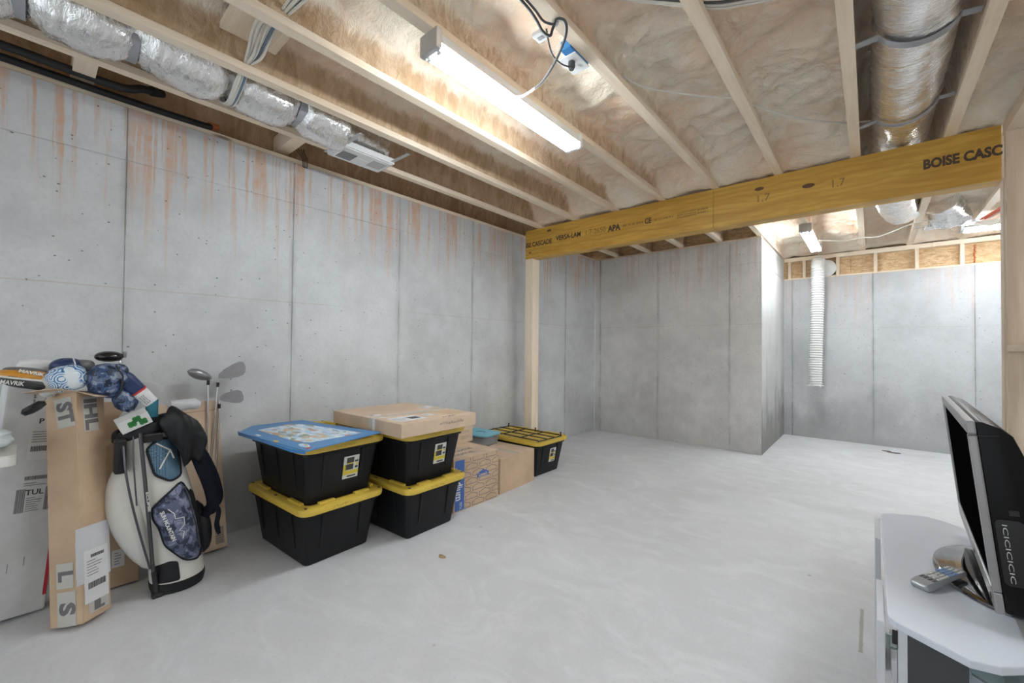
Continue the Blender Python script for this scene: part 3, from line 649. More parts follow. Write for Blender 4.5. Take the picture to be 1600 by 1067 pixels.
def lines(parent, mx, w, h, n, mat=None, seed=1):
    rnd = random.Random(seed); m = MB()
    for k in range(n): m.box(0, w*rnd.uniform(.45, 1), h*(1-(k+.5)/n)-.12*h/n, h*(1-(k+.5)/n)+.12*h/n, 0, .0004, mx)
    return m.build('small_print', mat or prg, parent)
# --- printed moving box
t = thing('moving_box', 'printed moving carton with a blue stripe and house outlines', 'box', (-2.472, 2.19, 0), 0)
W, D, H = .515, .55, .415
MB().box(-D, 0, 0, W, 0, H).build('carton', cb, t, bevel=.004)
MB().box(-D*.5+.003, -.002, .004, W-.004, H, H+.004).build('flap', cb2, t, bevel=.001); MB().box(-D+.002, -D*.5-.003, .004, W-.004, H, H+.004).build('flap', cb2, t, bevel=.001)
fx = lambda y, z: frame((.0008, y, z), (0, 1, 0), (0, 0, 1))
st = MB().box(0, .10, 0, .395, 0, .0006, fx(.012, .01)).build('blue_stripe', blue, t)
text('lettering', 'medium', .105, lab_w, st, frame((.0018, .052, .33), (0, 0, -1), (0, 1, 0)), .001, .0004, .235)
stamp('small_print', lab_w, st, frame((.0014, .026, .35), (0, 0, -1), (0, 1, 0)), .25, .02, 1, 3)
stamp('small_print', lab_w, st, frame((.0014, .075, .07), (0, 0, -1), (0, 1, 0)), .05, .03, 2, 5)
def house(m, y, z, w, h, th=.0045, y0=.118, y1=W-.004):
    P = [(0, 0), (0, .55), (.08, .55), (.18, .72), (.42, .82), (.5, 1.0), (.58, .82), (.82, .72), (.92, .55), (1, .55), (1, 0)]
    P = [(y+a*w, z+b*h) for a, b in P]
    for (a, b), (c, d) in zip(P, P[1:]+P[:1]):
        if max(a, c) < y0 or min(a, c) > y1 or min(b, d) < .01 or max(b, d) > H-.006: continue
        a2, c2 = max(y0, min(y1, a)), max(y0, min(y1, c)); v = Vector((c2-a2, d-b)); L_ = v.length
        if L_ < 1e-4: continue
        ang = math.atan2(v.y, v.x); mx = fx(a2, b) @ Matrix.Rotation(ang, 4, 'Z'); m.box(-th/3, L_+th/3, -th/2, th/2, 0, .0005, mx)
m = MB(); rows = 7
for r_ in range(rows):
    for c_ in range(-1, 4): house(m, .05+c_*.155+(r_ % 2)*.078, .012+r_*.060, .13, .052)
m.build('house_outlines', prg, t)
m = MB().prism([(0, 0), (0, .035), (.012, .035), (.03, .048), (.058, .054), (.068, .064), (.078, .054), (.106, .048), (.124, .035), (.136, .035), (.136, 0)], 0, .001, fx(.255, .222)); lg = m.build('logo', blue, t)
text('lettering', "Lowe's", .042, cb2, lg, frame((.0024, .323, .240), (0, 1, 0), (0, 0, 1)), .0012, .0003, .10, 'CENTER')
ft = lambda x, y: frame((x, y, H+.0045), (0, 1, 0), (-1, 0, 0))
text('lettering', 'home.', .11, prg, t, ft(-.10, .07), .001, .0003, .24); text('lettering', 'welcome', .11, prg, t, ft(-.20, .05), .001, .0003, .32)
# --- plain box beside it
t = thing('plain_carton', 'plain closed brown carton between the printed box and the last tote', 'box', (-2.487, 2.748, 0), A(3.2))
MB().box(-.62, 0, 0, .53, 0, .312).build('carton', cb, t, bevel=.005)
MB().box(-.30, -.002, .003, .527, .312, .316).build('flap', cb2, t, bevel=.001); MB().box(-.617, -.306, .003, .527, .312, .316).build('flap', cb2, t, bevel=.001)
MB().box(-.62, -.001, .24, .30, .316, .3164).build('tape', tape, t)
# --- box behind on the moving box
t = thing('printed_carton', 'small printed carton standing on the back of the moving box', 'box', (-2.86, 2.36, .4195), 0)
MB().box(-.155, 0, 0, .405, 0, .262).build('carton', cb2, t, bevel=.004)
for k in range(4): lines(t, frame((.0006, .25, .03+.055*k), (0, 1, 0), (0, 0, 1)), .12, .035, 3, prg, k)
m = MB().box(0, .06, 0, .08, 0, .0004, frame((.0006, .06, .06), (0, 1, 0), (0, 0, 1))); m.build('small_print', cbd, t)
MB().box(-.155, .0006, .0, .405, .2625, .2632).build('flap', cb, t)
# --- flat carton on the second stack
t = thing('flat_carton', 'flat brown shipping carton lying on the second tote stack', 'box', (-2.60, 1.815, .737), A(1.5))
MB().box(-.415, .415, -.325, .325, 0, .088).build('carton', cb2, t, bevel=.004)
MB().box(.135, .1352, -.3262, .3262, .0, .089).build('flap_seam', cbd, t)
MB().box(.055, .115, -.3266, .33, .02, .0892).build('tape', tape, t)
MB().box(.10, .125, -.327, -.3245, .01, .088).build('tape', pap, t)
for (x0, x1, y0, y1) in ((.18, .34, -.28, -.06), (.20, .27, -.01, .06), (-.10, -.02, .19, .30), (-.02, .02, -.30, -.20)):
    lb = MB().box(x0, x1, y0, y1, .0884, .0892).build('label', pap, t)
    lines(lb, frame((x1-.01, y0+.01, .0893), (0, 1, 0), (-1, 0, 0)), (y1-y0)*.5, (x1-x0)*.8, 5)
    if y1-y0 > .15: barcode(lb, frame((x1-.04, y0+.12, .0893), (0, 1, 0), (-1, 0, 0)), .08, .07)
MB().box(.16, .36, .14, .27, .0884, .0889).build('bare_patch', cbd if False else cb, t)
scrawl('handwriting', prg, t, frame((.39, .02, .0888), (0, 1, 0), (-1, 0, 0)), .12, .03, 8, .0011)
scrawl('handwriting', prg, t, frame((.4158, -.02, .05), (0, 1, 0), (0, 0, 1)), .22, .02, 9, .0009)
# --- flattened toy carton on first stack
bl = plain('toy_blue', (.055, .235, .52), .35, 0, .05, 10)
t = thing('flattened_box', 'blue flattened picture box lying askew on the left tote stack', 'box', (-2.7, 1.15, .745), 0)
P = [(-2.235, .955), (-2.365, 1.475), (-2.45, 1.455), (-2.99, 1.345), (-3.165, 1.325), (-3.195, 1.01), (-3.02, .875)]
P = [(a+2.7, b-1.15) for a, b in P]; Pm = [(-.245+.72*(0), 0)]
mx = Matrix.Rotation(A(.6), 4, 'X')
MB().prism(P, .004, .010, mx).build('front_panel', bl, t)
MB().prism([(a*.97-.01, b*.97+.012) for a, b in P], -.002, .0035, mx).build('back_panel', card('card_grey', (.45, .42, .38)), t)
q = [(.30, -.10), (.275, .23), (-.25, .12), (-.36, .06), (-.30, -.17), (.20, -.145)]
MB().prism(q, .010, .0108, mx).build('picture', picture_print(), t)
ye = plain('toy_yellow', (.72, .50, .10), .5); rd = plain('toy_red', (.62, .05, .04), .5)
MB().rings([superell(.34, -.15, .055, .022, z, 14) for z in (.010, .0112)], True, False, mx).build('round_picture', picture_print(), t)
MB().rings([superell(.12, -.215, .03, .012, z, 12) for z in (.010, .0112)], True, False, mx).build('emblem', ye, t)
MB().box(.40, .43, -.17, -.15, .010, .0112, mx).build('red_patch', rd, t); MB().box(-.16, -.10, -.235, -.215, .010, .0112, mx).build('white_patch', pap, t)
MB().prism([(-.38, -.262), (-.32, -.275), (.40, -.205), (.465, -.195), (.36, -.225)], -.010, .008, mx).build('side_flap', bl, t)
# --- blue lidded container
t = thing('food_container', 'clear plastic container with light blue lid on the plain carton', 'container', (-3.05, 3.06, .3165), A(8))
tr = NT('clear_plastic'); clear = tr.fin((.80, .82, .84), .12, 0, Transmission_Weight=.8, IOR=1.2)
R = [rrect(.145, .12, .04, 0), rrect(.165, .14, .045, .10), rrect(.157, .132, .045, .10), rrect(.138, .113, .04, .008)]
MB().rings(R).build('tub', clear, t, True, angle=.6)
MB().rings([rrect(.125, .10, .04, .012), rrect(.14, .115, .04, .05), rrect(.10, .08, .04, .075)]).build('contents', plain('grey_contents', (.52, .55, .60), .5, 0, .25, 30, .5), t, True)
MB().rings([rrect(.172, .147, .05, .100), rrect(.175, .150, .05, .112), rrect(.165, .14, .045, .118), rrect(.15, .125, .04, .114)]).build('lid', plain('lid_blue', (.19, .52, .66), .4, 0, .03), t, True, angle=.6)
MB().tube([(.05*math.cos(a), .05*math.sin(a)*.8, .1155) for a in [k*.2 for k in range(0, 20)]], .0022, 6).build('marker_ring', prt, t, True)
# --- wire rack on the last tote
t = thing('wire_rack', 'black wire shelf rack lying on the yellow lid by the post', 'rack', (-2.86, 3.48, .381), A(-1.5))
m = MB()
for s in (-1, 1): MB().tube([(-.36, s*.19, .012), (.40, s*.19, .012)], .006, 8).build('side_rail', blkm, t, True)
for k in range(4): MB().tube([(-.36+.253*k, -.19, .006), (-.36+.253*k, .19, .006)], .0055, 8).build('cross_wire', blkm, t, True)
for k in range(2): MB().tube([(-.36, -.06+.12*k, .012), (.40, -.06+.12*k, .012)], .0055, 8).build('long_wire', blkm, t, True)
for x in (-.35, .05, .39): MB().tube([(x, .19, .0), (x, .19, .034), (x+.001, .19, .042)], [.006, .006, .011], 8).build('foot', blkm, t, True)

# ================================================================== LEFT CLUTTER
def leaned(name, label, cat, loc, rz, lx, ly, corners):
    """an object leaned by lx towards the wall and ly sideways, lowest corner on the floor"""
    Mx = Matrix.Rotation(-lx, 4, 'Y') @ Matrix.Rotation(ly, 4, 'X') @ Matrix.Rotation(rz, 4, 'Z')
    zmin = min((Mx @ Vector(c)).z for c in corners); Mx = Matrix.Translation((loc[0], loc[1], -zmin)) @ Mx
    t = thing(name, label, cat); t.matrix_basis = Mx; return t
def slab(w, d, h): return [(sx*d/2, sy*w/2, z) for sx in (-1, 1) for sy in (-1, 1) for z in (0, h)]
# --- tall carton with tape lettering
t = leaned('tall_carton', 'tall narrow brown carton with printed tape, headcovers poking out on top', 'box', (-2.80, .187, 0), A(43), A(9.5), A(1.6), slab(.14, .14, 1.06))
w_ = .07; H = 1.055; m = MB()
for (x0, x1, y0, y1) in ((-w_, w_, -w_, -w_+.004), (-w_, w_, w_-.004, w_), (-w_, -w_+.004, -w_+.004, w_-.004), (w_-.004, w_, -w_+.004, w_-.004)): m.box(x0, x1, y0, y1, 0, H)
m.box(-w_, w_, -w_, w_, 0, .004).build('carton', cb, t, bevel=.001, seg=1)
for mx in (Matrix.Translation((w_, 0, H)) @ Matrix.Rotation(A(112), 4, 'Y'), Matrix.Translation((0, -w_, H)) @ Matrix.Rotation(A(-90), 4, 'Z') @ Matrix.Rotation(A(82), 4, 'Y'), Matrix.Translation((0, w_, H)) @ Matrix.Rotation(A(90), 4, 'Z') @ Matrix.Rotation(A(100), 4, 'Y')):
    MB().box(-.002, .002, -w_, w_, .0, .10, mx).build('flap', cb2, t, bevel=.001, seg=1)
fl_ = lambda x, z: frame((x, -w_-.0008, z), (1, 0, 0), (0, 0, 1)); fr_ = lambda y, z: frame((w_+.0008, y, z), (0, 1, 0), (0, 0, 1))
tp = plain('tape_pale', (.52, .50, .46), .4, 0, .03)
def tapelet(mx, w, h, s, size, ww, rot=-90):
    tp_ = MB().box(-w/2, w/2, -h/2, h/2, 0, .0006, mx).build('tape', tp, t)
    text('lettering', s, size, prg, tp_, mx @ Matrix.Translation((0, 0, .0011)) @ Matrix.Rotation(A(rot), 4, 'Z'), .004, .0004, ww, 'CENTER')
tapelet(fl_(.015, .96) @ Matrix.Rotation(A(8), 4, 'Z'), .078, .14, 'ST', .092, .10); tapelet(fr_(-.005, .945) @ Matrix.Rotation(A(4), 4, 'Z'), .072, .17, 'IHL', .085, .15)
tapelet(fl_(.0, .22), .075, .11, 'L', .085, .045); tapelet(fl_(.004, .075), .08, .15, 'S', .09, .055)
tapelet(fr_(.01, .05), .10, .05, 'IL', .05, .05, 0)
sl = MB().box(-.03, .135, 0, .25, 0, .0006, fr_(-w_+.008, .17)).build('pouch', plain('pouch_grey', (.66, .665, .69), .2, 0, .03), t)
sl = MB().box(0, .118, 0, .235, .0008, .0014, fr_(-w_+.012, .075)).build('shipping_label', pap, t)
barcode(sl, fr_(-w_+.03, .135) @ Matrix.Translation((0, 0, .0016)), .085, .028, 22); barcode(sl, fr_(-w_+.045, .272) @ Matrix.Translation((0, 0, .0016)), .065, .014, 20)
lines(sl, fr_(-w_+.025, .19) @ Matrix.Translation((0, 0, .0016)), .08, .075, 6)
MB().box(0, .02, 0, .16, 0, .0006, frame((w_-.021, -w_-.0007, .20), (1, 0, 0), (0, 0, 1))).build('pouch', plain('pouch_grey', (.66, .665, .69)), t)
# --- white mailing box
whc = card('white_card', (.66, .665, .67))
t = leaned('mailing_box', 'long white mailing box leaning on the wall behind the taped carton', 'box', (-3.09, -.045, 0), A(10), A(4.5), A(-4.6), slab(.22, .11, 1.14))
MB().box(-.055, .055, -.115, .115, 0, 1.14).build('carton', whc, t, bevel=.012, seg=3)
fw_ = lambda y, z: frame((.0558, y, z), (0, 1, 0), (0, 0, 1))
MB().box(0, .013, 0, .33, 0, .0006, fw_(.098, .07)).build('red_stripe', plain('red_print', (.50, .03, .05), .5), t)
lb = MB().box(0, .12, 0, .25, 0, .0005, fw_(-.02, .72)).build('postage_label', pap, t)
text('lettering', 'P', .034, prt, lb, fw_(.005, .905) @ Matrix.Translation((0, 0, .0008)), .001, .0003)
lines(lb, fw_(-.01, .80) @ Matrix.Translation((0, 0, .0008)), .10, .06, 5); barcode(lb, fw_(-.01, .76) @ Matrix.Translation((0, 0, .0008)), .10, .025, 26)
barcode(t, fw_(-.015, .625), .085, .018, 24, prg, 4); lines(t, fw_(-.015, .595), .08, .02, 2)
text('lettering', 'TUL', .035, prt, t, fw_(-.006, .565), .0006, .0003, .06); barcode(t, fw_(-.035, .475), .03, .11, 6, prg, 7); barcode(t, fw_(.06, .475), .022, .11, 5, prg, 9); lines(t, fw_(.0, .475), .055, .07, 7)
for y, z in ((-.08, .19), (-.03, .21), (.02, .23)): MB().box(0, .002, 0, .04, 0, .0005, fw_(y, z)).build('staple', prg, t)
stamp('small_print', prg, t, fw_(-.02, 1.06) @ Matrix.Rotation(A(-90), 4, 'Z'), .12, .014, 1, 2)
# --- carton behind, and the one with clubs
t = leaned('brown_carton', 'dark brown carton half hidden between the taped carton and golf bag', 'box', (-3.09, .31, 0), 0, A(6), 0, slab(.22, .10, .98))
MB().box(-.05, .05, -.11, .11, 0, .98).build('carton', cb, t, bevel=.004); lb = MB().box(0, .05, 0, .09, 0, .0006, frame((.0508, .0, .10), (0, 1, 0), (0, 0, 1))).build('label', pap, t); lines(lb, frame((.0518, .01, .11), (0, 1, 0), (0, 0, 1)), .03, .07, 5)
t = leaned('club_carton', 'wide brown carton holding golf clubs, leaning on the wall behind the bag', 'box', (-3.145, .67, 0), 0, A(10), A(1.5), slab(.36, .09, .93))
m = MB(); d_, w2, H = .045, .18, .93
for (x0, x1, y0, y1) in ((-d_, -d_+.004, -w2, w2), (d_-.004, d_, -w2, w2), (-d_+.004, d_-.004, -w2, -w2+.004), (-d_+.004, d_-.004, w2-.004, w2)): m.box(x0, x1, y0, y1, 0, H)
m.box(-d_, d_, -w2, w2, 0, .004).build('carton', cb2, t, bevel=.001, seg=1)
fc_ = lambda y, z: frame((d_+.0008, y, z), (0, 1, 0), (0, 0, 1))
MB().box(-w2, w2, 0, .004, 0, .0006, fc_(0, .865)).build('fold_line', cbd, t); barcode(t, fc_(.115, .03) @ Matrix.Rotation(A(90), 4, 'Z') @ Matrix.Translation((0, -.05, 0)), .10, .045, 14, prg, 3)
stamp('small_print', prg, t, fc_(.11, .48) @ Matrix.Rotation(A(90), 4, 'Z'), .12, .016, 1, 4); lines(t, fc_(.15, .34) @ Matrix.Rotation(A(90), 4, 'Z'), .2, .02, 2, cbd)
MB().box(0, .05, 0, .05, 0, .0006, fc_(.07, .22)).build('label', pap, t)
chrome = plain('chrome', (.75, .75, .76), .16, 1.0, .03); steel = plain('steel', (.30, .30, .315), .42, .8, .12); dkm = plain('dark_metal', (.10, .10, .11), .3, .7)
def club(label, foot, top, side, kind, big=1.0):
    t = thing('golf_club', label, 'golf club', foot, 0, 'golf clubs in the wide carton')
    f0, t0 = Vector((0, 0, 0)), Vector(top)-Vector(foot); d = t0.normalized()
    MB().tube([f0, t0], .0055, 10).build('shaft', chrome, t, True); MB().tube([t0-d*.035, t0-d*.005], .0085, 10).build('ferrule', blk, t, True)
    s = Vector(side).normalized(); n = d.cross(s).normalized()
    if kind == 'iron':
        prof = [(0, .008, .006), (.015, .018, .008), (.04, .027, .008), (.065, .031, .008), (.08, .026, .007), (.088, .010, .005)]
        R = [[t0+s*a*big+d*(.018+h*.4+hh)*big+n*q for hh, q in ((-h, -th), (-h, th), (h*.9, th*.6), (h*.9, -th*.6))] for a, h, th in prof]
    else:
        prof = [(-.012, .008, .012), (.0, .016, .022), (.03, .025, .036), (.06, .026, .038), (.085, .02, .026), (.10, .006, .01)]
        R = [[t0+s*a*big+d*(.012+math.sin(k*math.pi/7)*h)*big+n*math.cos(k*math.pi/7)*q*big for k in range(14)] for a, h, q in prof]
    MB().rings(R).build('head', steel if kind == 'iron' else plain('silver_head', (.36, .365, .38), .38, .8), t, True, angle=.8)
club('silver fairway club standing tallest in the wide carton', (-3.165, .745, .25), (-3.262, .768, 1.075), (.25, -.9, .35), 'wood', 1.25)
club('iron club with grey blade leaning right out of the wide carton', (-3.165, .75, .25), (-3.245, .818, 1.06), (.25, .9, .25), 'iron', 1.75)
club('short iron club with its blade low over the carton edge', (-3.16, .79, .25), (-3.235, .825, .92), (.3, .9, -.05), 'iron', 1.5)
t = thing('bubble_wrap', 'crumpled clear wrap lying in the mouth of the club carton', 'wrap', (-3.265, .63, .90))
m = MB()
m.rings([[(x+.025*math.cos(a)*k, y, .02+.035*math.sin(a)*k+.012*noise.noise(Vector((y*30, a, 1)))) for a in [j*math.pi/6 for j in range(12)]] for y, k, x in ((-.07, .3, 0), (-.05, .9, .004), (0, 1.1, -.003), (.04, .9, .004), (.07, 1.0, 0), (.10, .4, 0))]); m.build('wrap', plain('wrap_clear', (.66, .68, .70), .25, 0, .1, 60, .5), t, True)

# ================================================================== GOLF BAG
GX = -2.875
bagw = plain('bag_white', (.66, .645, .60), .6, 0, .03, 20); bagb = plain('bag_black', (.013, .014, .017), .55, 0, .15, 30, 0, Specular_IOR_Level=.3); camo_m = camo('camo_blue', ((.085, .10, .17), (.16, .175, .27), (.025, .03, .06), (.24, .25, .33)), 19)
gb = thing('golf_bag', 'white stand golf bag with blue camouflage pocket and black straps', 'golf bag', (GX, .55, 0))
def sec(z):
    zs = [0, .06, .15, .3, .45, .6, .75, .87]; cy = [.555, .552, .545, .525, .495, .462, .430, .405]; ry = [.112, .118, .115, .125, .132, .130, .122, .118]; rx = [.10, .106, .105, .115, .12, .118, .112, .108]; cx = [.02, .018, .012, 0, -.012, -.024, -.036, -.046]
    return [float(np.interp(z, zs, a)) for a in (cx, cy, rx, ry)]
def bag_pt(y, z, off=0.0):
    cx, cy, rx, ry = sec(z); q = (y-cy)/ry; q = max(-.985, min(.985, q)); return Vector((GX+cx+(rx+off)*math.sqrt(1-q*q), y, z))
def bag_ring(z, k=1.0, n=32, z2=None):
    cx, cy, rx, ry = sec(z); return [(GX+cx+rx*k*math.cos(2*math.pi*j/n), cy+ry*k*math.sin(2*math.pi*j/n), z if z2 is None else z2) for j in range(n)]
MB().rings([bag_ring(z) for z in (.055, .10, .15, .22, .30, .38, .45, .52, .60, .68, .75, .80, .835)]).build('body', bagw, gb, True, off=gb.location)
MB().rings([bag_ring(0, .80), bag_ring(.004, 1.0), bag_ring(.03, 1.04), bag_ring(.056, 1.03), bag_ring(.060, .98)]).build('base', bagb, gb, True, off=gb.location)
def tilt(z, y): return z+(y-.405)*.34
def rim(z, k):
    return [(x, y, tilt(z, y)) for x, y, _ in bag_ring(.85, k)]
MB().rings([rim(.835, 1.0), rim(.84, 1.05), rim(.875, 1.06), rim(.885, 1.02), rim(.88, .93), rim(.80, .90)], cap=False).build('collar', bagb, gb, True, off=gb.location)
MB().rings([rim(.805, .91), rim(.80, .5)]).build('lining', bagb, gb, True, off=gb.location)
for k in (-.4, .35): MB().box(GX-.046-.10, GX-.046+.10, .405+k*.1-.006, .405+k*.1+.006, .82+k*.035, .862+k*.035).build('divider', bagb, gb, off=gb.location, bevel=.004)
def patch(name, poly, mat, off, bulge, parent=gb, rings_=7, edge=.0, n=40, piping=None, keep=None):
    P = [Vector((a, b)) for a, b in poly]; c = sum(P, Vector((0, 0)))/len(P); L_ = [(P[(i+1) % len(P)]-P[i]).length for i in range(len(P))]; T = sum(L_); B = []
    for k in range(n):
        d = T*k/n; i = 0
        while d > L_[i]: d -= L_[i]; i += 1
        B.append(P[i].lerp(P[(i+1) % len(P)], d/L_[i]))
    B = [(B[i-1]+B[i]*2+B[(i+1) % n])/4 for i in range(n)]
    R = [[bag_pt(q.x, q.y, -.012) for q in B]]
    for r in range(rings_+1):
        f = 1-r/rings_*.97; h = off+bulge*math.sqrt(max(0, 1-f**2.2))
        R.append([bag_pt(*(c+(q-c)*f), h+.004*noise.noise(Vector((q.x*25, q.y*25, f*3)))*(1 if bulge > .02 else 0)) for q in B])
    m = MB(); m.rings(R); o = m.build(name, mat, parent, True, off=gb.location, angle=1.3)
    if piping: MB().tube([bag_pt(q.x, q.y, off+.002) for q in B]+[bag_pt(B[0].x, B[0].y, off+.002)], .0055, 7).build('piping', piping, o, True, off=gb.location)
    return o
# left side pouch
m = MB(); R = []
for k in range(15):
    t_ = k/14; z = .11+.60*t_; prof = math.sin(math.pi*min(1, max(0, t_)))**.55
    cx, cy, rx, ry = sec(z); yc = cy-ry+.035; wv = (.014+.066*prof); R.append([(GX+cx+.012+.080*prof*math.cos(a), yc+.02-wv*.95+wv*math.sin(a), z) for a in [2*math.pi*j/20 for j in range(20)]])
m.rings(R).build('side_pouch', bagw, gb, True, off=gb.location)
patch('base_panel', [(.445, .065), (.445, .155), (.50, .175), (.535, .165), (.545, .068)], bagb, .003, .003)
mesh_p = patch('mesh_pocket', [(.402, .765), (.45, .815), (.53, .80), (.545, .70), (.55, .60), (.50, .585), (.435, .63)], mesh_net(), .004, .010, piping=bagb)
for a, c in (((.44, .79), (.50, .745)), ((.50, .745), (.452, .66)), ((.50, .745), (.515, .70))):
    MB().tube([bag_pt(*a, .018), bag_pt(*c, .02)], .004, 6).build('elastic', bagw, mesh_p, True, off=gb.location)
cp = patch('camo_pocket', [(.425, .465), (.47, .515), (.545, .575), (.585, .50), (.618, .36), (.645, .20), (.63, .14), (.56, .165), (.478, .265), (.455, .36), (.43, .41)], camo_m, .012, .055, piping=bagb, n=56, rings_=9)
for (s_, a, b, sz, wd) in (('SUN MOUNTAIN', (.455, .455), (.505, .30), .024, .155),):
    o_, e_ = bag_pt(*a, .062), bag_pt(*b, .066); text('lettering', s_, sz, lab_w, cp, Matrix.Translation(-Vector(gb.location)) @ frame(o_, e_-o_, (.0, .8, .45)), .0006, .0012, (e_-o_).length)
mt = [(.478, .465), (.505, .435), (.508, .41), (.545, .405), (.548, .37), (.525, .345), (.545, .335), (.54, .30)]
MB().tube([bag_pt(a, b, .068) for a, b in mt], .0022, 6).build('emblem', lab_w, cp, True, off=gb.location)
patch('zip_panel', [(.585, .52), (.612, .50), (.66, .30), (.675, .16), (.635, .13), (.635, .22), (.61, .36)], bagb, .004, .035)
MB().tube([bag_pt(a, b, .052) for a, b in ((.556, .55), (.585, .44), (.61, .33), (.63, .20))], .0035, 6).build('zip', dkm, gb, True, off=gb.location)
m = MB(); R = []
for k in range(11):
    t_ = k/10; z = .12+.30*t_; pr_ = math.sin(math.pi*t_)**.5; cx, cy, rx, ry = sec(z); R.append([(GX+cx-.02+.075*pr_*math.cos(a), cy+ry-.005+.015+.055*pr_*math.sin(a)*(1-.3*t_), z) for a in [2*math.pi*j/18 for j in range(18)]])
m.rings(R).build('side_pouch', bagb, gb, True, off=gb.location)
# padded straps
def strap(name, pts, w, th, mat):
    pts = curve_pts(pts, 6); R = []
    for i, p in enumerate(pts):
        d = (pts[min(i+1, len(pts)-1)]-pts[max(i-1, 0)]).normalized(); n = Vector((1, .25, .1)); n = (n-d*n.dot(d)).normalized(); s = d.cross(n); wv = w*(1 if 2 < i < len(pts)-3 else .7)
        R.append([p+s*wv*math.cos(a)+n*th*math.sin(a)*(1+.12*(i % 2)) for a in [2*math.pi*j/12 for j in range(12)]])
    return MB().rings(R).build(name, mat, gb, True, off=gb.location)
navy = plain('strap_navy', (.008, .010, .017), .8, 0, .2, 60, .3, Specular_IOR_Level=.15)
strap('strap', [(GX+.03, .535, .80), (GX+.06, .60, .74), (GX+.065, .645, .62), (GX+.055, .685, .50), (GX+.05, .70, .40), (GX+.03, .665, .34)], .036, .016, navy)
strap('strap', [(GX+.0, .53, .82), (GX+.02, .615, .74), (GX+.03, .675, .62), (GX+.025, .715, .50), (GX+.02, .725, .41), (GX+.0, .68, .36)], .032, .015, navy)
strap('strap', [(GX+.05, .69, .40), (GX+.055, .725, .36), (GX+.05, .72, .28), (GX+.04, .735, .22)], .014, .006, navy)
# stand legs
MB().tube([(GX+.10, .375, .855), (GX+.115, .41, .45), (GX+.098, .438, .14), (GX+.085, .455, .02)], .0085, 10).build('stand_leg', dkm, gb, True, off=gb.location)
MB().tube([(GX+.10, .455-.016, .14), (GX+.085, .455, .018)], [.011, .010], 8).build('stand_foot', blkm, gb, True, off=gb.location); MB().box(GX+.065, GX+.105, .435, .48, 0, .022).build('stand_foot', blkm, gb, bevel=.006, off=gb.location)
text('lettering', 'ECLIPSE', .012, lab_w, gb, Matrix.Translation(-Vector(gb.location)) @ frame((GX+.1245, .4015, .56), (0, .05, -.45), (0, 1, .1)), .0004, .0006, .10)
MB().tube(curve_pts([(GX+.08, .315, .80), (GX+.11, .325, .66), (GX+.118, .36, .45), (GX+.10, .425, .16)], 8), .005, 8).build('stand_rod', dkm, gb, True, off=gb.location)
MB().tube(curve_pts([(GX+.09, .35, .84), (GX+.11, .352, .70), (GX+.118, .366, .50)], 8), .0035, 8).build('stand_rod', dkm, gb, True, off=gb.location)
MB().box(GX+.055, GX+.095, .385, .465, .80, .845).build('leg_clip', blk, gb, bevel=.008, off=gb.location); MB().box(GX+.02, GX+.085, .285, .33, .66, .83).build('handle', blk, gb, bevel=.012, off=gb.location)
MB().tube([(GX+.085, .455, .02), (GX+.10, .52, .018), (GX+.09, .60, .02)], .0045, 8).build('base_bar', dkm, gb, True, off=gb.location)

def blob(name, mat, parent, c, r, rot=(0, 0, 0), p=2.4, amp=.08, fr=3.0, seed=0.0, off=None, nu=26, nv=16, taper=0.0):
    Rm = (Matrix.Rotation(rot[2], 3, 'Z') @ Matrix.Rotation(rot[1], 3, 'Y') @ Matrix.Rotation(rot[0], 3, 'X')); R = []
    for i in range(nv+1):
        ph = -math.pi/2+math.pi*(i/nv)*.998+.001; ring = []
        for j in range(nu):
            th = 2*math.pi*j/nu; f = lambda v: math.copysign(abs(v)**(2/p), v)
            v = Vector((f(math.cos(ph))*f(math.cos(th)), f(math.cos(ph))*f(math.sin(th)), f(math.sin(ph))))
            k = 1+amp*noise.fractal(v*fr+Vector((seed, seed, 0)), 1, 2, 3); v = Vector((v.x*r[0]*(1-taper*v.z), v.y*r[1]*(1-taper*v.z), v.z*r[2]))*k
            ring.append(Rm @ v+Vector(c))
        R.append(ring)
    return MB().rings(R).build(name, mat, parent, True, off=off, angle=1.4)
# rain hood draped on the bag
t = thing('rain_hood', 'black rain hood folded over the right rim of the golf bag', 'hood', (GX+.09, .54, .80))
hood = plain('hood_black', (.012, .0125, .014), .42, 0, .2, 30, .2, Specular_IOR_Level=.3)
R = []
for k in range(13):
    t_ = k/12; z = .955-.29*t_; y = .505+.09*math.sin(t_*1.7); wv = .075*(1-.55*max(0, t_-.55)/.45)*(math.sin(min(1, t_*4+.25)*math.pi/2)); dv = .055*(math.sin(min(1, t_*4+.2)*math.pi/2))*(1-.4*t_)
    R.append([(GX+.075+.03*math.sin(t_*3)+dv*math.cos(a)*(1+.30*math.sin(3*a+t_*5)), y+wv*math.sin(a)*(1+.12*math.sin(4*a+t_*7)), z+.02*math.cos(a*2)) for a in [2*math.pi*j/30 for j in range(30)]])
MB().rings(R).build('hood', hood, t, True, off=t.location, angle=1.4)
MB().tube(curve_pts([(GX+.10, .475, .93), (GX+.138, .535, .92), (GX+.145, .555, .84), (GX+.135, .55, .72)], 6), .004, 6).build('seam', blk, t, True, off=t.location)
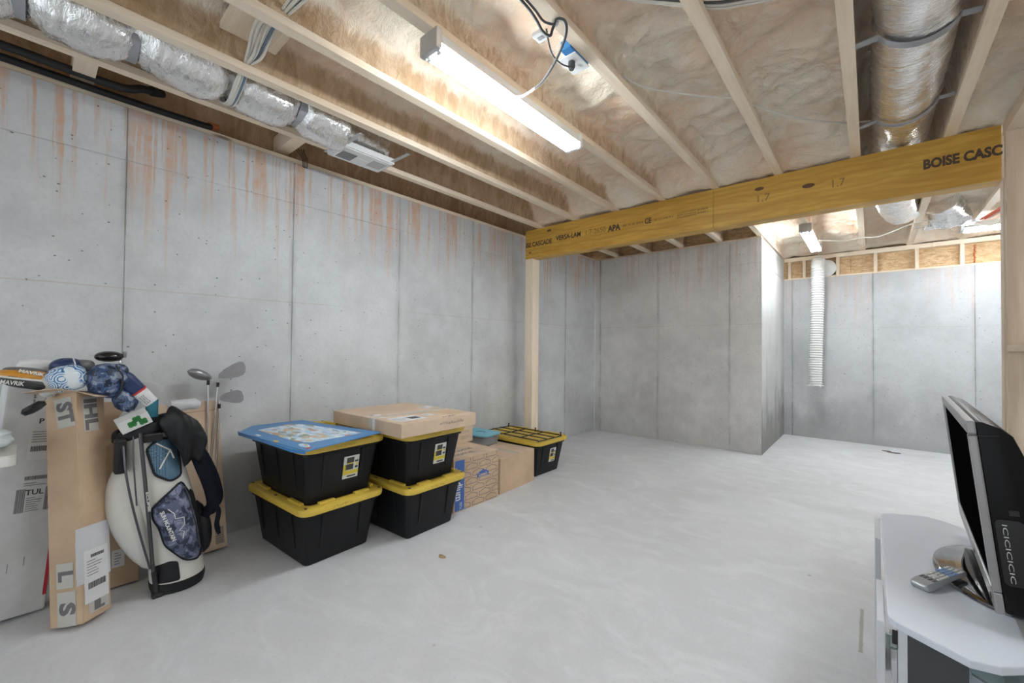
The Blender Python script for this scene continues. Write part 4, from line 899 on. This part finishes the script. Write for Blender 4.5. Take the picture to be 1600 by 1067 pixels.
# card box with shamrock
t = thing('ball_box', 'white paper box with green clover leaves resting in the bag mouth', 'box', (GX+.045, .355, .912), 0)
mx = Matrix.Rotation(A(24), 4, 'X') @ Matrix.Rotation(A(14), 4, 'Y')
MB().box(-.035, .035, -.062, .062, -.032, .032, mx).build('carton', plain('ball_box_white', (.70, .70, .68), .5), t, bevel=.002)
gr = plain('clover_green', (.03, .22, .05), .5)
for cy, cz in ((-.012, .002), (.03, -.008), (.012, .022)):
    for a in range(4):
        MB().rings([[(x, cy+.010*math.cos(a*1.57+.78)+.010*math.cos(k*.5236), cz*.8+.010*math.sin(a*1.57+.78)*.9+.010*math.sin(k*.5236)) for k in range(12)] for x in (.0352, .0362)], True, False, mx).build('clover_leaf', gr, t)
# headcovers
def headcover(label, c, parts): 
    t = thing('club_headcover', label, 'headcover', c, 0, 'headcovers on the tall carton')
    return t
c = (-2.93, -.005, 1.135); t = headcover('orange and black headcover with white lettering, leftmost on the taped carton', c, 0)
blob('crown', plain('cover_orange', (.62, .27, .03), .35, 0, .05), t, (0, 0, .014), (.055, .088, .034), (A(-8), 0, 0), 2.3, .05, 2, 1)
blob('sole', plain('cover_charcoal', (.035, .037, .04), .4), t, (.012, .004, -.014), (.056, .092, .028), (A(-16), 0, 0), 2.3, .05, 2, 2)
blob('lip', lab_w, t, (.008, .0, .002), (.058, .091, .010), (A(-12), 0, 0), 2.3, .03, 2, 3)
blob('band', plain('cover_grey', (.13, .13, .135), .4), t, (-.01, .0, .036), (.046, .07, .018), (A(-8), 0, 0), 2.3, .05, 2, 3)
text('lettering', 'MAVRIK', .026, lab_w, t, frame((.071, -.072, -.004), (0, 1, -.2), (-.15, 0, 1)), .0006, .001, .07); text('lettering', 'MAVRIK', .02, lab_w, t, frame((.052, -.02, .042), (0, 1, -.3), (-.5, 0, 1)), .001, .001, .08)
blob('sleeve', lab_w, t, (-.005, .06, -.045), (.03, .03, .05), (A(30), 0, 0), 2.2, .08, 2, 4)
c = (-2.90, .115, 1.115); t = headcover('pale headcover printed with blue curling waves, beside the orange one', c, 0)
blob('cover', wave_print(), t, (0, .008, .018), (.058, .072, .062), (A(14), 0, 0), 2.5, .06, 2, 6); blob('sleeve', plain('cover_cream', (.62, .60, .56), .6), t, (-.01, -.045, -.005), (.04, .04, .05), (A(40), 0, 0), 2.3, .08, 2, 7)
c = (-2.985, .125, 1.185); t = headcover('navy headcover lying behind the wave printed one', c, 0)
blob('cover', plain('cover_navy', (.02, .04, .12), .35), t, (0, 0, .0), (.055, .06, .045), (0, 0, 0), 2.2, .05, 2, 8); blob('band', plain('cover_grey', (.13, .13, .135)), t, (-.01, .055, .004), (.045, .045, .032), (0, 0, 0), 2.3, .05, 2, 9); blob('stripe', lab_w, t, (.0, .028, .003), (.054, .006, .042), (A(10), 0, 0), 2.3, .03, 2, 9)
c = (-2.875, .265, 1.10); t = headcover('large navy camouflage headcover hanging over the carton edge', c, 0)
cn = camo('camo_navy', ((.03, .065, .16), (.09, .13, .23), (.008, .014, .04), (.24, .28, .36)), 24, .4)
blob('cover', cn, t, (0, 0, .02), (.062, .080, .085), (A(-12), 0, 0), 2.4, .12, 2.6, 11); blob('skirt', cn, t, (.0, .06, -.085), (.045, .045, .06), (A(25), 0, 0), 2.2, .15, 3, 12)
MB().tube([(.058, .02, .095), (.066, .045, .04), (.060, .04, -.03), (.045, .02, -.075)], .004, 6).build('seam', blkm, t, True)
c = (-2.865, .388, 1.045); t = headcover('slim white and teal headcover with a red band pointing down at the bag', c, 0)
rot = (A(40), 0, 0); MX = Matrix.Rotation(A(40), 4, 'X')
def rr_(z, a, b): return [MX @ Vector(v) for v in rrect(a, b, min(a, b)*.8, z)]
MB().rings([rr_(.02, .026, .032), rr_(.03, .03, .036), rr_(.10, .034, .040), rr_(.13, .03, .034), rr_(.145, .015, .02)]).build('cap', plain('cover_navy', (.02, .04, .12)), t, True)
MB().rings([rr_(.012, .0275, .0335), rr_(.022, .0315, .0375)]).build('band', rd, t, True)
MB().rings([rr_(-.065, .024, .030), rr_(.012, .0285, .0345)]).build('sleeve', pap, t, True)
MB().rings([[Vector(v)+Vector((0, .043, -.05)) for v in rrect(.020, .026, .02, z)] for z in (-.075, -.02, .015)]).build('sock', plain('cover_teal', (.02, .16, .22), .7), t, True)
stamp('small_print', prg, t, frame(MX @ Vector((.0295, -.012, -.055)), MX.to_3x3() @ Vector((0, 0, 1)), MX.to_3x3() @ Vector((0, -1, 0))), .05, .026, 3, 6, .001)
t = thing('putter', 'black putter head jutting out below the open carton flap', 'golf club', (-2.885, .022, 1.005), 0)
MB().rings([superell(0, 0, a*.7, a, z, 16) for a, z in ((.018, -.018), (.040, -.012), (.044, .006), (.03, .018))], True, False, Matrix.Rotation(A(35), 4, 'X')).build('head', blk, t, True); MB().tube([(0, .02, .01), (-.045, .07, .075)], .006, 8).build('shaft', chrome, t, True)
t = thing('driver', 'black driver head resting behind the camouflage headcover', 'golf club', (-2.99, .275, 1.235), 0)
blob('head', plain('gloss_black', (.012, .012, .013), .15), t, (0, 0, 0), (.05, .056, .028), (0, 0, 0), 2.1, .02, 2, 1); MB().tube([(0, .045, -.01), (.0, .04, -.20)], .0065, 8).build('shaft', chrome, t, True); MB().box(-.02, .02, .052, .066, -.006, .026).build('face', steel, t, bevel=.004)
t = thing('paper_sheet', 'white paper sheet sticking out behind the slim headcover', 'paper', (-2.985, .44, 1.045), 0)
MB().box(-.001, .001, -.05, .05, -.19, .045, Matrix.Rotation(A(-25), 4, 'X') @ Matrix.Rotation(A(15), 4, 'Y')).build('sheet', pap, t)
t = thing('white_wrap', 'white paper bundle behind the headcovers at the far left', 'paper', (-3.09, .04, 1.185), 0)
blob('bundle', pap, t, (0, 0, 0), (.045, .075, .035), (A(-5), 0, 0), 3.0, .12, 3, 5)
# --- folding table corner with cloth
t = thing('plastic_table', 'corner of a white plastic table at the left edge', 'table', (-2.84, -.445, 0), 0)
MB().rings([rrect(.145, .42, .03, z) for z in (.79, .795, .828, .834)]).build('tabletop', plain('table_white', (.70, .69, .66), .45, 0, .02), t, True, angle=.6)
for sx in (-1, 1):
    for sy in (-1, .2): MB().tube([(sx*.11, sy*.36-.02, 0), (sx*.11, sy*.36-.02, .79)], .014, 10).build('leg', galv, t, True)
cl = blob('cloth', plain('cloth_pale', (.60, .66, .68), .8, 0, .05, 12, .3), None, (0, 0, 0), (.12, .15, .055), (0, 0, 0), 2.4, .2, 2.0, 4, None, 40, 22)
cl.location = (-2.855, -.185, .884); tag(cl, 'crumpled pale cloth lying on the white table corner', 'cloth')

# ================================================================== TV STAND, TV, REMOTE
gtop = plain('stand_grey', (.70, .75, .83), .34, 0, .03, 6); gside = plain('stand_side', (.66, .68, .72), .4, 0, .03, 6); gdark = plain('stand_dark', (.055, .06, .066), .4, 0, .05, 6); gl = glass_mat()
ts = thing('tv_stand', 'grey corner television stand with glass shelves at the right edge', 'tv stand', (.25, 2.1, 0))
P = [(.034, 1.63), (.037, 1.608), (.052, 1.590), (.182, 1.515), (.235, 1.53), (.52, 1.79), (.52, 2.42), (.235, 2.68), (.182, 2.695), (.052, 2.62), (.036, 2.60), (.034, 2.58)]
MB().prism(P, .528, .55).build('top', gtop, ts, bevel=.004, off=ts.location)
MB().box(.012, .030, 1.612, 1.90, 0, .527).build('side_panel', gside, ts, bevel=.002, off=ts.location); MB().box(.012, .030, 2.31, 2.60, 0, .527).build('side_panel', gside, ts, bevel=.002, off=ts.location)
MB().box(.056, .076, 1.605, 1.66, .05, .527).build('pillar', gside, ts, bevel=.002, off=ts.location)
MB().box(.0765, .192, 1.606, 1.625, .05, .527).build('dark_panel', gdark, ts, bevel=.002, off=ts.location)
MB().box(.076, .086, 1.6255, 1.95, .05, .527).build('dark_panel', gdark, ts, off=ts.location)
MB().box(.30, .32, 1.66, 2.56, .05, .527).build('back_panel', gside, ts, off=ts.location)
MB().box(.06, .32, 1.66, 2.56, 0, .05).build('plinth', gside, ts, bevel=.002, off=ts.location)
for z in (.47, .32, .18):
    MB().prism([(.2925+.0*a, 1.62) if False else (x, y) for x, y in [(.195, 1.60), (.225, 1.575), (.255, 1.575), (.28, 1.60), (.298, 1.66), (.298, 2.0), (.195, 2.0)]], z, z+.006).build('glass_shelf', gl, ts, bevel=.001, off=ts.location)
    MB().prism([(.032, 1.66), (.032, 1.60), (.037, 1.592), (.048, 1.590), (.0555, 1.596), (.0555, 1.66)], z, z+.006).build('glass_shelf', gl, ts, off=ts.location)
MB().box(.044, .0555, 1.604, 1.612, .478, .515).build('bracket', blkm, ts, off=ts.location, bevel=.002)
# TV
tv = thing('television', 'black flat television with grey bezel, seen from its side on the stand', 'television', (.255, 2.165, .55), 0)
TM = Matrix.Translation((-.0034, -.4684, .055)) @ Matrix.Rotation(A(-2.3), 4, 'Z') @ Matrix.Rotation(A(-5.95), 4, 'Y'); y0, y1, TH = 0.0, .936, .508
bez = plain('bezel_grey', (.30, .30, .305), .28, .3, .03); shell = plain('tv_black', (.006, .006, .0065), .3, 0, .1, Specular_IOR_Level=.14)
def tbar(a0, a1, b0, b1, name='bezel'): MB().box(0, .018, a0, a1, b0, b1, TM).build(name, bez, tv, bevel=.004)
tbar(y0, y1, TH-.036, TH); tbar(y0, y1, 0, .055); tbar(y0, y0+.026, .0555, TH-.0365); tbar(y1-.026, y1, .0555, TH-.0365)
MB().box(.006, .017, y0+.026, y1-.026, .055, TH-.036, TM).build('screen', plain('screen_black', (.003, .003, .0035), .45, 0, .05, 30, 0, Specular_IOR_Level=.0), tv)
prof = [(.0185, .004), (.0185, TH-.002), (.03, TH-.002), (.062, TH-.018), (.082, TH-.04), (.118, .33), (.122, .10), (.10, .02), (.06, .002)]
MB().rings([[(a, y, h) for a, h in prof] for y in (y0+.001, y1-.001)], True, False, TM).build('back_shell', shell, tv, True, bevel=.004, angle=.5)
MB().box(.0, .058, y0-.0015, y0+.0015, TH-.04, TH-.0385, TM).build('seam', blkm, tv)
sp = MB().rings([[(.050+a, y0+.0005-k, .165+h) for a, h, _ in rrect(.026, .085, .012, 0)] for k in (0, .0025)], True, False, TM).build('port_panel', plain('port_black', (.008, .008, .009), .2), tv)
text('port_markings', 'ICICICICIC', .013, plain('print_silver', (.5, .5, .5), .4), sp, TM @ frame((.040, y0-.0028, .24), (0, 0, -1), (1, 0, 0)), 0, .0003, .15)
MB().box(.052, .070, y0-.0016, y0+.001, .262, .276, TM).build('lock_slot', blkm, tv)
for k in range(2): MB().box(-.0012, .001, y0+.05+.35*k, y0+.07+.35*k, .018, .028, TM).build('button', blkm, tv)
dz = plain('stand_chrome', (.20, .20, .205), .06, .95, .02)
MB().rings([superell(.075, -.06, .165*k, .275*k, z, 48) for k, z in ((.97, .0005), (1.0, .004), (.99, .010), (.90, .016), (.5, .018))]).build('foot_plate', dz, tv, True, angle=.6)
MB().rings([superell(.06, -.06, a, b, z, 20, 3) for a, b, z in ((.035, .085, .0175), (.03, .075, .04), (.026, .07, .085))]).build('neck', plain('neck_grey', (.10, .10, .11), .2, .5), tv, True)
# remote, propped on the edge of the foot plate
t = thing('remote_control', 'silver remote control lying tilted on the television foot', 'remote', (.148, 1.905, .5515))
RM = Matrix.Rotation(A(55.5), 4, 'Z') @ Matrix.Rotation(A(-7), 4, 'Y')
sil = plain('remote_silver', (.40, .42, .44), .35, .2, .04); R = []
for x, hw, z0, z1 in ((-.062, .018, .010, .020), (-.056, .024, .004, .026), (-.035, .026, .001, .029), (.0, .0235, .005, .027), (.06, .0225, .009, .026), (.118, .023, .009, .025), (.128, .019, .012, .022)):
    R.append([(x, y, z) for y, z in ((-hw, z0+.004), (-hw*.8, z0), (hw*.8, z0), (hw, z0+.004), (hw, z1-.006), (hw*.86, z1), (-hw*.86, z1), (-hw, z1-.006))])
MB().rings(R, True, False, RM).build('body', sil, t, True, angle=.7)
bw, bb, bk = MB(), MB(), MB()
for i in range(13):
    for j in range(4):
        x = -.02+i*.0105; y = -.0165+j*.011
        if 3 <= i <= 4 and 1 <= j <= 2: continue
        zt = .0268 if x < .06 else .0258; zt += max(0, -.0-x)*.05
        (bk if i < 2 else (bb if 7 <= i <= 10 else bw)).box(x-.0034, x+.0034, y-.0034, y+.0034, zt-.002, zt+.0018, RM)
bw.build('buttons', lab_w, t); bb.build('buttons', plain('button_blue', (.22, .36, .60), .5), t); bk.build('buttons', prg, t)
MB().rings([superell(.016, 0, r, r, z, 16) for r, z in ((.0105, .026), (.0105, .0282), (.008, .029))], True, False, RM).build('dial', plain('dial_grey', (.6, .61, .62), .4), t, True)
# small leaf scraps on the slab
for x, y, s, lab in ((.154, 7.344, .05, 'darker scrap of debris nearest the far wall'), (.225, 7.29, .07, 'larger flake of dark debris on the far floor'), (-2.02, 1.70, .03, 'small brown scrap on the floor before the totes')):
    o = MB().rings([[(s*math.cos(a)*k, s*.5*math.sin(a)*k*(1+.3*math.sin(3*a)), z) for a in [j*math.pi/5 for j in range(10)]] for k, z in ((1, .0), (.9, .006), (.4, .009))]).build('debris', plain('debris', (.13, .11, .09), .8) if s > .03 else cbd); o.location = (x, y, 0); tag(o, lab, 'debris')
